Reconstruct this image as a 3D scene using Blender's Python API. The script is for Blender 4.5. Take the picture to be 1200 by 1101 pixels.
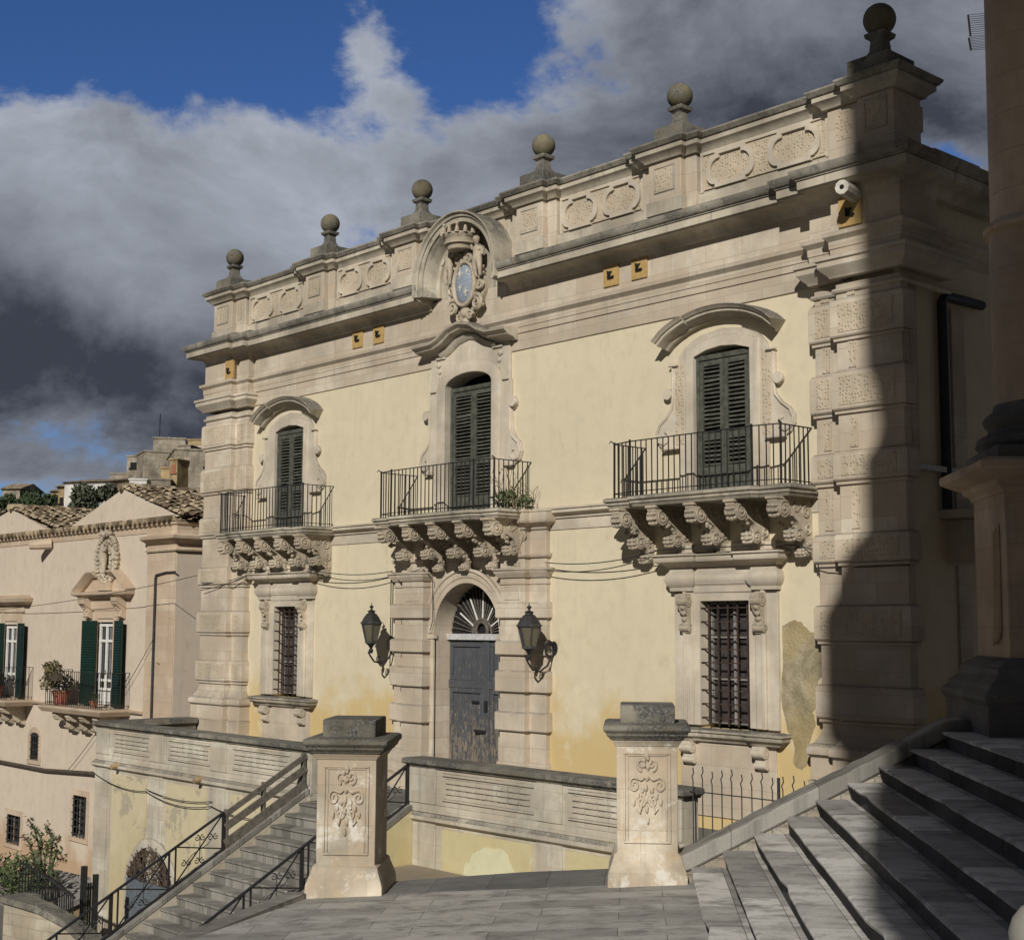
import bpy, bmesh, math, random
from mathutils import Vector, Matrix
R = math.radians
PI = math.pi
random.seed(7)
for o in list(bpy.data.objects): bpy.data.objects.remove(o)
SC = bpy.context.scene
COL = SC.collection

# ------------------------------------------------------------------ camera
CAM_P = Vector((20.684, -17.426, 0.0))
YAW, PITCH, ROLL, FPX = 0.83889, 0.10974, 0.00415, 1653.7
CF = Vector((-math.sin(YAW)*math.cos(PITCH), math.cos(YAW)*math.cos(PITCH), math.sin(PITCH)))
CR0 = Vector((math.cos(YAW), math.sin(YAW), 0)); CU0 = CR0.cross(CF)
CR = CR0*math.cos(ROLL) + CU0*math.sin(ROLL)
CU = CU0*math.cos(ROLL) - CR0*math.sin(ROLL)
cd = bpy.data.cameras.new('camera'); cam = bpy.data.objects.new('camera', cd); COL.objects.link(cam)
cd.sensor_fit = 'HORIZONTAL'; cd.sensor_width = 36.0; cd.lens = FPX/1200*36
cd.clip_start = 0.1; cd.clip_end = 6000
M = Matrix((CR, CU, -CF)).transposed().to_4x4(); M.translation = CAM_P
cam.matrix_world = M
SC.camera = cam

# ------------------------------------------------------------------ light
SUN_V = Vector((0.66, -1.0, 0.66)).normalized()
SUN_EL = math.asin(SUN_V.z); SUN_AZ = math.atan2(SUN_V.x, SUN_V.y)
ld = bpy.data.lights.new('sun', 'SUN'); ld.energy = 4.6; ld.angle = R(0.40); ld.color = (1.0, 0.955, 0.875)
sun = bpy.data.objects.new('sun', ld); COL.objects.link(sun)
sun.rotation_euler = (-SUN_V).to_track_quat('-Z', 'Y').to_euler()
SC.view_settings.view_transform = 'Standard'; SC.view_settings.look = 'None'
SC.view_settings.exposure = -0.32; SC.view_settings.gamma = 1.0
SC.view_settings.use_curve_mapping = False

class NT:
    """small node-graph writer"""
    def __init__(s, tree): s.t = tree; s.n = tree.nodes; s.l = tree.links
    def put(s, sock, v):
        if isinstance(v, bpy.types.NodeSocket): s.l.new(v, sock)
        elif v is not None:
            if hasattr(sock.default_value, '__len__') and not hasattr(v, '__len__'): v = [v]*len(sock.default_value)
            if hasattr(v, '__len__') and len(v) == 3 and len(sock.default_value) == 4: v = (*v, 1)
            sock.default_value = v
    def math(s, op, a, b=None, c=None, clamp=False):
        n = s.n.new('ShaderNodeMath'); n.operation = op; n.use_clamp = clamp
        for i, v in enumerate((a, b, c)):
            if v is not None: s.put(n.inputs[i], v)
        return n.outputs[0]
    def noise(s, vec, scale, detail=4, rough=0.55, dist=0):
        n = s.n.new('ShaderNodeTexNoise'); s.put(n.inputs['Vector'], vec)
        n.inputs['Scale'].default_value = scale; n.inputs['Detail'].default_value = detail
        n.inputs['Roughness'].default_value = rough; n.inputs['Distortion'].default_value = dist
        return n.outputs[0]
    def voro(s, vec, scale, feat='F1', rnd=1.0):
        n = s.n.new('ShaderNodeTexVoronoi'); n.feature = feat; s.put(n.inputs['Vector'], vec)
        n.inputs['Scale'].default_value = scale; n.inputs['Randomness'].default_value = rnd
        return n.outputs['Distance']
    def ramp(s, f, lo, hi, a=0.0, b=1.0):
        n = s.n.new('ShaderNodeMapRange'); n.interpolation_type = 'SMOOTHSTEP'
        s.put(n.inputs[0], f)
        for i, v in zip((1, 2, 3, 4), (lo, hi, a, b)): n.inputs[i].default_value = v
        return n.outputs[0]
    def mix(s, f, a, b, mode='MIX'):
        n = s.n.new('ShaderNodeMix'); n.data_type = 'RGBA'; n.blend_type = mode
        s.put(n.inputs[0], f); s.put(n.inputs[6], a); s.put(n.inputs[7], b)
        return n.outputs[2]
    def scale(s, vec, v):
        n = s.n.new('ShaderNodeMapping'); s.put(n.inputs['Vector'], vec); n.inputs['Scale'].default_value = v
        return n.outputs[0]
    def sep(s, vec):
        n = s.n.new('ShaderNodeSeparateXYZ'); s.put(n.inputs[0], vec); return n.outputs
    def comb(s, x, y, z):
        n = s.n.new('ShaderNodeCombineXYZ')
        for i, v in enumerate((x, y, z)): s.put(n.inputs[i], v)
        return n.outputs[0]
    def dot(s, vec, v):
        n = s.n.new('ShaderNodeVectorMath'); n.operation = 'DOT_PRODUCT'; s.put(n.inputs[0], vec); n.inputs[1].default_value = v
        return n.outputs['Value']

# ------------------------------------------------------------------ world: Nishita sky with broken cloud
W = bpy.data.worlds.new('World'); SC.world = W; W.use_nodes = True
g = NT(W.node_tree); g.n.clear()
tc = g.n.new('ShaderNodeTexCoord').outputs['Generated']
sky = g.n.new('ShaderNodeTexSky'); sky.sky_type = 'NISHITA'; sky.sun_disc = False
sky.sun_elevation = SUN_EL; sky.sun_rotation = SUN_AZ % (2*PI)
sky.altitude = 300; sky.air_density = 1.0; sky.dust_density = 0.4; sky.ozone_density = 3.0
FH = Vector((-math.sin(YAW), math.cos(YAW), 0))
az = g.math('ARCTAN2', g.dot(tc, CR0), g.dot(tc, FH))
el = g.math('ARCSINE', g.sep(tc)[2])
def px(x, y): return (math.atan((x-600)/1653), (735-y)/1700)
def gauss(x, y, sx, sy):
    a0, e0 = px(x, y)
    u = g.math('MULTIPLY', g.math('SUBTRACT', az, a0), 1653/sx); v = g.math('MULTIPLY', g.math('SUBTRACT', el, e0), 1653/sy)
    r2 = g.math('ADD', g.math('MULTIPLY', u, u), g.math('MULTIPLY', v, v))
    return g.math('POWER', 2.718, g.math('MULTIPLY', r2, -1.0))
nv = g.comb(az, g.math('MULTIPLY', el, 1.5), 3.7)
n1 = g.noise(nv, 6.5, 12, 0.60, 0.15)
n2 = g.noise(g.comb(az, g.math('MULTIPLY', el, 1.4), 9.1), 5.0, 9, 0.62, 0.3)
n3 = g.noise(nv, 21.0, 8, 0.62, 0.1)
base = g.math('MULTIPLY_ADD', g.math('SUBTRACT', n1, 0.5), 2.2, g.math('MULTIPLY_ADD', g.math('SUBTRACT', n3, 0.5), 0.55, 0.36))
for (x, y, sx, sy, wgt) in ((130, 330, 420, 200, 0.55), (930, 70, 340, 190, 0.70), (620, 190, 200, 90, 0.45), (398, 50, 46, 46, 0.36), (440, 98, 62, 42, 0.42), (230, 190, 260, 60, 0.12),
                            (60, 45, 330, 95, -0.72), (300, 60, 70, 90, -0.45), (556, 50, 85, 88, -0.66), (1125, 205, 50, 60, -0.3), (75, 512, 60, 20, -0.20),
                            (20, 555, 80, 30, 0.3), (150, 430, 200, 60, 0.3)):
    base = g.math('MULTIPLY_ADD', gauss(x, y, sx, sy), wgt, base)
front = g.math('MULTIPLY', g.ramp(g.dot(tc, FH), 0.25, 0.65), g.ramp(g.sep(tc)[2], 0.75, 0.50))
dens = g.math('MAXIMUM', g.ramp(base, 0.34, 0.66), g.math('SUBTRACT', 1.0, front))
dark = g.math('ADD', g.math('SUBTRACT', gauss(110, 460, 330, 105), g.math('MULTIPLY', gauss(220, 200, 270, 85), 0.30)), g.math('MULTIPLY', gauss(960, 170, 300, 90), 0.55))
edge_ = g.ramp(base, 0.42, 0.95, 0.16, -0.10)
lum = g.math('ADD', g.math('SUBTRACT', g.math('MULTIPLY_ADD', g.math('SUBTRACT', n2, 0.5), 1.8, 0.66), g.math('MULTIPLY', dark, 0.66)), edge_, clamp=True)
ccol = g.mix(lum, (0.060, 0.070, 0.097), (0.51, 0.55, 0.635))
ccol = g.mix(front, (0.066, 0.069, 0.083), ccol)      # dark cloud added over the unseen sky to lower ambient light
bg1 = g.n.new('ShaderNodeBackground'); 
skyc = g.mix(1.0, sky.outputs[0], (0.43, 0.64, 1.02, 1), 'MULTIPLY')
g.put(bg1.inputs[0], skyc); bg1.inputs[1].default_value = 0.085
bg2 = g.n.new('ShaderNodeBackground'); g.put(bg2.inputs[0], ccol); bg2.inputs[1].default_value = 0.95
ms = g.n.new('ShaderNodeMixShader'); g.put(ms.inputs[0], dens); g.l.new(bg1.outputs[0], ms.inputs[1]); g.l.new(bg2.outputs[0], ms.inputs[2])
wo = g.n.new('ShaderNodeOutputWorld'); g.l.new(ms.outputs[0], wo.inputs[0])

# ------------------------------------------------------------------ materials
MATS = {}
def new_mat(name, rough=0.85, metal=0.0, spec=0.3):
    m = bpy.data.materials.new(name); m.use_nodes = True
    t = NT(m.node_tree); b = m.node_tree.nodes['Principled BSDF']
    b.inputs['Roughness'].default_value = rough; b.inputs['Metallic'].default_value = metal
    b.inputs['Specular IOR Level'].default_value = spec
    MATS[name] = m
    geo = t.n.new('ShaderNodeNewGeometry')
    return m, t, b, geo.outputs['Position'], geo.outputs['Normal']
def bump(t, b, h, strength=0.4, dist=0.02):
    n = t.n.new('ShaderNodeBump'); n.inputs['Strength'].default_value = strength; n.inputs['Distance'].default_value = dist
    t.put(n.inputs['Height'], h); t.l.new(n.outputs[0], b.inputs['Normal'])
def brick(t, vec, w, h, mortar=0.006):
    n = t.n.new('ShaderNodeTexBrick'); t.put(n.inputs['Vector'], vec); n.offset = 0.5
    n.inputs['Color1'].default_value = (0, 0, 0, 1); n.inputs['Color2'].default_value = (1, 1, 1, 1); n.inputs['Mortar'].default_value = (.5, .5, .5, 1)
    n.inputs['Scale'].default_value = 1; n.inputs['Mortar Size'].default_value = mortar; n.inputs['Mortar Smooth'].default_value = 0.3
    n.inputs['Brick Width'].default_value = w; n.inputs['Row Height'].default_value = h; n.inputs['Bias'].default_value = 0
    return n.outputs['Color'], n.outputs['Fac']
def stone(name, c, var=0.18, blocks=None, lich=0.0, top=0.0, bstr=0.35, bdist=0.012, verm=0.0, lc=(0.055, 0.052, 0.045), streak=0.35, warm=(1.02, 0.93, 0.84), wh=0.0, rough=0.9):
    m, t, b, P, N = new_mat(name, rough)
    big = t.noise(P, 0.9, 5, 0.6); mid = t.noise(P, 5, 6, 0.65); fine = t.noise(P, 38, 4, 0.7)
    dk = tuple(x*(1-2.0*var) for x in c); lt = tuple(min(1, x*(1+1.1*var)) for x in c)
    col = t.mix(t.ramp(big, 0.3, 0.7), dk, lt)
    col = t.mix(t.ramp(mid, 0.35, 0.75, 0, 0.55), col, tuple(x*y*0.86 for x, y in zip(c, warm)))
    h = t.math('MULTIPLY_ADD', fine, 0.5, mid)
    if blocks:
        s = t.sep(P)
        bc, bf = brick(t, t.comb(t.math('ADD', s[0], s[1]), s[2], 0), blocks[0], blocks[1], blocks[2] if len(blocks) > 2 else 0.006)
        col = t.mix(t.math('MULTIPLY', bf, 0.45), col, tuple(x*0.45 for x in c))
        col = t.mix(t.ramp(bc, 0.1, 0.9, 0.0, 0.55), col, tuple(x*y for x, y in zip(c, (0.80, 0.72, 0.66))))
        h = t.math('SUBTRACT', h, t.math('MULTIPLY', bf, 1.2))
    if streak:
        st = t.noise(t.scale(P, (7, 7, 0.55)), 1.0, 4, 0.6)
        col = t.mix(t.ramp(st, 0.52, 0.76, 0, streak), col, tuple(x*0.55 for x in (c[0], c[1]*1.0, c[2]*1.05)))
    if wh:
        w = t.noise(P, 2.6, 7, 0.72, 0.4)
        col = t.mix(t.ramp(w, 0.53, 0.63, 0, wh), col, (0.66, 0.63, 0.56))
    if lich or top:
        li = t.noise(P, 2.3, 8, 0.68, 0.3)
        f = t.ramp(li, 0.62-0.30*lich, 0.74-0.22*lich, 0, min(1, lich*1.4))
        if top:
            nz = t.sep(N)[2]
            f = t.math('MAXIMUM', f, t.math('MULTIPLY', t.ramp(nz, 0.15, 0.7), t.ramp(li, 0.34, 0.5, 0.35*top, top)))
        sp = t.noise(P, 34, 5, 0.75)
        lcol = t.mix(t.ramp(sp, 0.42, 0.64), lc, tuple(x*4.0+0.04 for x in lc))
        col = t.mix(f, col, lcol)
    t.put(b.inputs['Base Color'], col)
    if verm:
        s = t.sep(P); d = t.voro(t.comb(t.math('ADD', s[0], s[1]), s[2], 0), verm, 'F1', 0.55)
        h = t.math('ADD', t.math('MULTIPLY', h, 0.25), t.math('MULTIPLY', t.ramp(d, 0.44, 0.16), -1.0))
        bump(t, b, h, 0.5, 0.026)
        # shade of the pits put into the colour so the dots read
        col2 = t.mix(t.ramp(d, 0.40, 0.18, 0, 0.26), col, tuple(x*0.5 for x in c)); t.put(b.inputs['Base Color'], col2)
    else: bump(t, b, h, bstr, bdist)
    return m
LIME = (0.575, 0.51, 0.415)
stone('limestone', LIME, 0.16, (0.75, 0.31), top=0.5)
stone('limestone_plain', (0.585, 0.525, 0.43), 0.16, None, top=0.45, streak=0.3)
stone('limestone_verm', (0.54, 0.465, 0.355), 0.14, None, verm=19)
stone('limestone_carved', (0.55, 0.48, 0.375), 0.2, None, top=0.55, bstr=0.9, bdist=0.03)
stone('weathered', (0.47, 0.43, 0.35), 0.25, None, lich=0.40, top=0.95, streak=0.9)
stone('weathered_pale', (0.50, 0.455, 0.37), 0.22, None, lich=0.22, top=0.9, streak=0.7)
stone('weathered_dark', (0.33, 0.31, 0.265), 0.3, None, lich=0.50, top=0.8, streak=0.9, bstr=0.6)
stone('riser_dirt_shade', (0.085, 0.083, 0.08), 0.35, None, lich=0.3)  # risers' dirt and nosing shade both put into this dark colour
stone('lichen_stone', (0.24, 0.225, 0.185), 0.35, None, lich=0.62, top=0.5, bstr=0.9, bdist=0.02, lc=(0.040, 0.040, 0.038))
stone('finial_stone', (0.19, 0.17, 0.115), 0.35, None, lich=0.5, bstr=0.6, lc=(0.045, 0.045, 0.04))
stone('rubble', (0.40, 0.37, 0.31), 0.3, (0.33, 0.17, 0.012), lich=0.3, bstr=1.0, bdist=0.03)
stone('lichen_pale', (0.40, 0.385, 0.33), 0.3, None, lich=0.25, bstr=0.7, bdist=0.004)
stone('terrace_stone', (0.55, 0.515, 0.43), 0.22, (0.8, 0.27, 0.004), lich=0.17, streak=0.75, top=0.7)
stone('pillar_stone', (0.57, 0.51, 0.41), 0.28, (0.62, 0.42, 0.004), wh=0.85, streak=0.6, warm=(0.97, 0.79, 0.60), lich=0.10)
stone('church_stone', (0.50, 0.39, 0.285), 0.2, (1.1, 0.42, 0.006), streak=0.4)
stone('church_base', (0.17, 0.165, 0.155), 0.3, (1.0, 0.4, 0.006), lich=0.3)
stone('far_stone', (0.34, 0.31, 0.25), 0.35, (1.2, 0.5, 0.03), lich=0.3, streak=0.8)
stone('far_ochre', (0.36, 0.27, 0.15), 0.25, None, lich=0.1)
stone('far_white', (0.62, 0.61, 0.58), 0.1, None)
stone('wall_stone', (0.42, 0.38, 0.30), 0.25, (0.5, 0.22, 0.012), lich=0.2)
stone('house_stone', (0.56, 0.46, 0.35), 0.14, (0.8, 0.33, 0.004))

def plaster(name, c, ochre, pale, stain_z=None, damp=0.5, crack=None):
    m, t, b, P, N = new_mat(name, 0.9)
    z = t.sep(P)[2]
    big = t.noise(P, 0.55, 5, 0.62, 0.2); mid = t.noise(P, 3.5, 6, 0.65); fine = t.noise(P, 30, 4, 0.65)
    col = t.mix(t.ramp(big, 0.32, 0.72), tuple(x*0.93 for x in c), c)
    col = t.mix(t.ramp(mid, 0.42, 0.72, 0, 0.5), col, tuple(x*0.80 for x in c))
    st = t.noise(t.scale(P, (4.5, 4.5, 0.35)), 1.0, 5, 0.6)
    col = t.mix(t.ramp(st, 0.52, 0.78, 0, 0.42), col, tuple(x*0.74 for x in c))
    if stain_z:
        f = t.math('ADD', t.math('MULTIPLY', t.math('SUBTRACT', stain_z[0], z), 1/stain_z[1]), t.math('MULTIPLY', t.math('SUBTRACT', t.noise(P, 0.8, 7, 0.6, 0.3), 0.5), 3.4))
        col = t.mix(t.ramp(f, 0.0, 0.9, 0, damp), col, ochre)
        f2 = t.math('MULTIPLY', t.ramp(t.noise(P, 1.3, 6, 0.65), 0.56, 0.7), t.ramp(z, stain_z[0]+0.6, stain_z[0]-0.4))
        col = t.mix(t.math('MULTIPLY', f2, 0.65), col, pale)
        f3 = t.ramp(t.noise(t.scale(P, (1, 1, 0.5)), 2.2, 7, 0.7), 0.58, 0.72)
        col = t.mix(t.math('MULTIPLY', f3, 0.25), col, tuple(x*0.6 for x in ochre))
    if crack:   # lost skim coat showing the grey render beneath
        lost = t.ramp(t.noise(P, 1.25, 9, 0.70, 0.3), crack, crack+0.025)
        col = t.mix(t.math('MULTIPLY', lost, 0.8), col, t.mix(t.noise(P, 9, 5, 0.7), (0.27, 0.245, 0.185), (0.44, 0.40, 0.31)))
    dirt = t.ramp(t.noise(t.scale(P, (9, 9, 0.28)), 1.0, 6, 0.7), 0.60, 0.78, 0, 0.30)
    col = t.mix(dirt, col, tuple(x*0.55 for x in c))
    t.put(b.inputs['Base Color'], col)
    bump(t, b, t.math('ADD', t.math('MULTIPLY', fine, 0.4), t.math('MULTIPLY', big, 2.0)), 0.22, 0.012)
    return m
plaster('plaster', (0.69, 0.61, 0.445), (0.57, 0.415, 0.165), (0.71, 0.66, 0.50), (-0.95, 1.15), 0.78)
plaster('plaster_low', (0.58, 0.51, 0.30), (0.52, 0.38, 0.13), (0.66, 0.65, 0.45), (-3.0, 3.0), 0.5, 0.60)
plaster('plaster_pale', (0.60, 0.525, 0.35), (0.46, 0.385, 0.22), (0.62, 0.58, 0.46), (-4.1, 1.3), 0.6, 0.565)
plaster('house_plaster', (0.61, 0.52, 0.42), (0.42, 0.25, 0.13), (0.60, 0.50, 0.40), (-5.8, 0.9), 0.7, 0.70)
plaster('bare_render', (0.40, 0.345, 0.235), (0.30, 0.25, 0.15), (0.50, 0.44, 0.31), (-0.6, 1.2), 0.8)
plaster('pale_patch', (0.66, 0.64, 0.43), (0.60, 0.55, 0.33), (0.70, 0.69, 0.52), (-3.9, 1.5), 0.5)

m, t, b, P, N = new_mat('bare_mortar', 0.95)
n_ = t.noise(P, 2.2, 9, 0.72, 0.4); f_ = t.noise(P, 26, 5, 0.7); k_ = t.ramp(t.noise(P, 1.1, 6, 0.6), 0.45, 0.6)
c_ = t.mix(t.ramp(n_, 0.32, 0.68), (0.225, 0.19, 0.115), (0.47, 0.41, 0.285)); c_ = t.mix(t.math('MULTIPLY', k_, 0.5), c_, (0.40, 0.30, 0.13))
t.put(b.inputs['Base Color'], c_); bump(t, b, t.math('MULTIPLY_ADD', f_, 0.6, n_), 0.9, 0.03)
def simple(name, c, rough=0.6, metal=0.0, var=0.25, sc=12, bstr=0.15, spec=0.4):
    m, t, b, P, N = new_mat(name, rough, metal, spec)
    n = t.noise(P, sc, 5, 0.65)
    t.put(b.inputs['Base Color'], t.mix(t.ramp(n, 0.3, 0.7), tuple(x*(1-var) for x in c), tuple(min(1, x*(1+var)) for x in c)))
    bump(t, b, n, bstr, 0.01)
    return m
simple('iron', (0.030, 0.030, 0.032), 0.55, 0.3)
simple('iron_grey', (0.060, 0.060, 0.062), 0.6, 0.2)
simple('rust', (0.055, 0.035, 0.026), 0.85, 0.1, 0.4)
simple('shutter', (0.080, 0.084, 0.068), 0.65, 0, 0.35, 9)
simple('shutter_green', (0.007, 0.028, 0.019), 0.45, 0, 0.2)
simple('white_paint', (0.72, 0.71, 0.68), 0.5, 0, 0.08)
simple('grey_paint', (0.50, 0.50, 0.50), 0.7, 0, 0.2)
simple('worn_paint', (0.24, 0.23, 0.215), 0.8, 0, 0.35)
simple('bluegrey_paint', (0.12, 0.14, 0.16), 0.6, 0, 0.2)
simple('ochre_board', (0.45, 0.305, 0.12), 0.8, 0, 0.12)
simple('dark_void', (0.010, 0.010, 0.010), 0.9, 0, 0.2)
simple('curtain', (0.045, 0.038, 0.040), 0.7, 0, 0.5, 4)
simple('pane_net', (0.16, 0.16, 0.18), 0.35, 0, 0.3, 5)
simple('slate_blue', (0.27, 0.31, 0.37), 0.75, 0, 0.3, 30)
simple('weathered_wood', (0.125, 0.11, 0.092), 0.85, 0, 0.35, 16, 0.5)
simple('terracotta', (0.30, 0.12, 0.07), 0.8, 0, 0.25)
simple('leaf_dark', (0.030, 0.050, 0.016), 0.7, 0, 0.5, 3)
simple('leaf', (0.060, 0.082, 0.028), 0.65, 0, 0.5, 8)
simple('leaf_dry', (0.10, 0.085, 0.035), 0.75, 0, 0.5, 8)
simple('leaf_olive', (0.060, 0.070, 0.042), 0.75, 0, 0.5, 2)
simple('petal_red', (0.20, 0.035, 0.035), 0.7, 0, 0.4)
simple('bark', (0.07, 0.055, 0.04), 0.9, 0, 0.4)
simple('brushwood', (0.10, 0.072, 0.052), 0.95, 0, 0.55, 25, 0.5)
simple('cable_black', (0.03, 0.03, 0.03), 0.7, 0, 0.2)
simple('pale_stone_tube', (0.60, 0.57, 0.50), 0.85, 0, 0.15)
m, t, b, P, N = new_mat('lamp_glass', 0.12, 0, 0.5)
n = t.noise(P, 9, 4, 0.6)
t.put(b.inputs['Base Color'], t.mix(n, (0.13, 0.115, 0.075), (0.22, 0.20, 0.14)))
b.inputs['Transmission Weight'].default_value = 0.35
m, t, b, P, N = new_mat('window_glass', 0.06, 0, 0.6)
t.put(b.inputs['Base Color'], (0.02, 0.022, 0.025))
# old door: flaking blue-grey paint over brown boards
m, t, b, P, N = new_mat('old_door', 0.8)
fl = t.noise(t.scale(P, (1, 1, 0.26)), 26, 9, 0.75, 0.2); z = t.sep(P)[2]
flk = t.math('ADD', fl, t.ramp(z, -1.0, -2.6, 0.0, 0.115))
pc = t.mix(t.noise(P, 5, 6, 0.7), (0.038, 0.042, 0.050), (0.110, 0.117, 0.132))
col = t.mix(t.ramp(flk, 0.575, 0.625), pc, t.mix(t.noise(P, 30, 4), (0.15, 0.12, 0.09), (0.30, 0.26, 0.21)))
t.put(b.inputs['Base Color'], col); bump(t, b, t.math('MULTIPLY', t.ramp(flk, 0.57, 0.64), -1.0), 0.5, 0.01)
# roof tiles
m, t, b, P, N = new_mat('roof_tile', 0.9)
s = t.sep(P)
v = t.voro(t.scale(P, (3.7, 6.0, 1)), 1.0)
cellc = t.n.new('ShaderNodeTexVoronoi'); t.put(cellc.inputs['Vector'], t.scale(P, (3.7, 6.0, 0.0))); cellc.inputs['Scale'].default_value = 1
hs = t.sep(cellc.outputs['Color'])[0]
col = t.mix(t.ramp(hs, 0.1, 0.9), (0.13, 0.095, 0.06), (0.46, 0.37, 0.25))
col = t.mix(t.ramp(t.noise(P, 3.5, 7, 0.7), 0.5, 0.62, 0, 0.7), col, (0.095, 0.080, 0.055))
col = t.mix(t.ramp(t.noise(P, 1.7, 5, 0.7), 0.6, 0.7, 0, 0.5), col, (0.36, 0.20, 0.11))
t.put(b.inputs['Base Color'], col); bump(t, b, t.noise(P, 25, 4), 0.5, 0.02)
# paving, in the church's own axes
CH1 = Vector((-0.685, 0.7285, 0)).normalized(); CH2 = Vector((CH1.y, -CH1.x, 0))
def paving(name, w, h, c_lo, c_hi, swap=False, lich=0.3, blot=0.5):
    m, t, b, P, N = new_mat(name, 0.78)
    bb = t.dot(P, CH2); aa = t.dot(P, CH1)
    wob = t.math('MULTIPLY', t.noise(P, 1.2, 3), 0.05)
    uv = t.comb(t.math('ADD', bb, wob), aa, 0) if not swap else t.comb(aa, t.math('SUBTRACT', bb, CAM_P.dot(CH2)+0.588), t.sep(P)[2])
    n = t.n.new('ShaderNodeTexBrick'); t.put(n.inputs['Vector'], uv); n.offset = 0.37; n.squash = 1.0
    n.inputs['Color1'].default_value = (0, 0, 0, 1); n.inputs['Color2'].default_value = (1, 1, 1, 1); n.inputs['Mortar'].default_value = (.4, .4, .4, 1)
    for k, v in (('Scale', 1), ('Mortar Size', 0.003), ('Brick Width', w), ('Row Height', h), ('Bias', 0.0)): n.inputs[k].default_value = v
    bc, bf = n.outputs['Color'], n.outputs['Fac']
    mid = t.noise(t.comb(t.math('MULTIPLY', bb, 0.6), aa, 0), 4.0, 8, 0.72, 0.4); fine = t.noise(P, 40, 4, 0.7)
    col = t.mix(t.ramp(bc, 0.05, 0.95), c_lo, c_hi)
    col = t.mix(t.ramp(mid, 0.42, 0.68, 0, blot), col, tuple(x*0.45 for x in c_lo))
    col = t.mix(t.ramp(t.noise(P, 1.1, 6, 0.6), 0.5, 0.75, 0, 0.45), col, tuple(x*1.15 for x in c_hi))
    col = t.mix(t.ramp(t.noise(P, 60, 3, 0.7), 0.45, 0.75, 0, 0.35), col, tuple(x*0.5 for x in c_lo))
    col = t.mix(t.math('MULTIPLY', bf, 0.75), col, (0.03, 0.028, 0.025))
    rs = t.ramp(t.noise(P, 2.6, 7, 0.75), 0.66, 0.72, 0, lich)
    col = t.mix(rs, col, (0.07, 0.045, 0.035))
    t.put(b.inputs['Base Color'], col)
    bump(t, b, t.math('SUBTRACT', t.math('MULTIPLY_ADD', fine, 0.4, mid), t.math('MULTIPLY', bf, 1.5)), 0.55, 0.012)
paving('paving', 1.15, 0.34, (0.30, 0.288, 0.268), (0.44, 0.422, 0.392), False, 0.5, 0.8)
paving('paving_dark', 0.62, 3.0, (0.14, 0.14, 0.137), (0.21, 0.205, 0.195))
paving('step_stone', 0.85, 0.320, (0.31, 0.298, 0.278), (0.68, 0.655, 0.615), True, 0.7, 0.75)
paving('stair_stone', 0.9, 0.5, (0.19, 0.18, 0.16), (0.31, 0.295, 0.265), False, 0.4, 0.75)
m, t, b, P, N = new_mat('earth', 0.95)
t.put(b.inputs['Base Color'], t.mix(t.noise(P, 1.2, 7, 0.7), (0.18, 0.15, 0.11), (0.36, 0.31, 0.24))); bump(t, b, t.noise(P, 14, 5), 0.5, 0.03)
m, t, b, P, N = new_mat('hillside', 0.95)
t.put(b.inputs['Base Color'], t.mix(t.noise(P, 0.08, 7, 0.7), (0.022, 0.026, 0.014), (0.075, 0.068, 0.045)))
m, t, b, P, N = new_mat('street', 0.9)
t.put(b.inputs['Base Color'], t.mix(t.noise(P, 2, 6, 0.7), (0.11, 0.105, 0.095), (0.19, 0.18, 0.165)))

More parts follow.
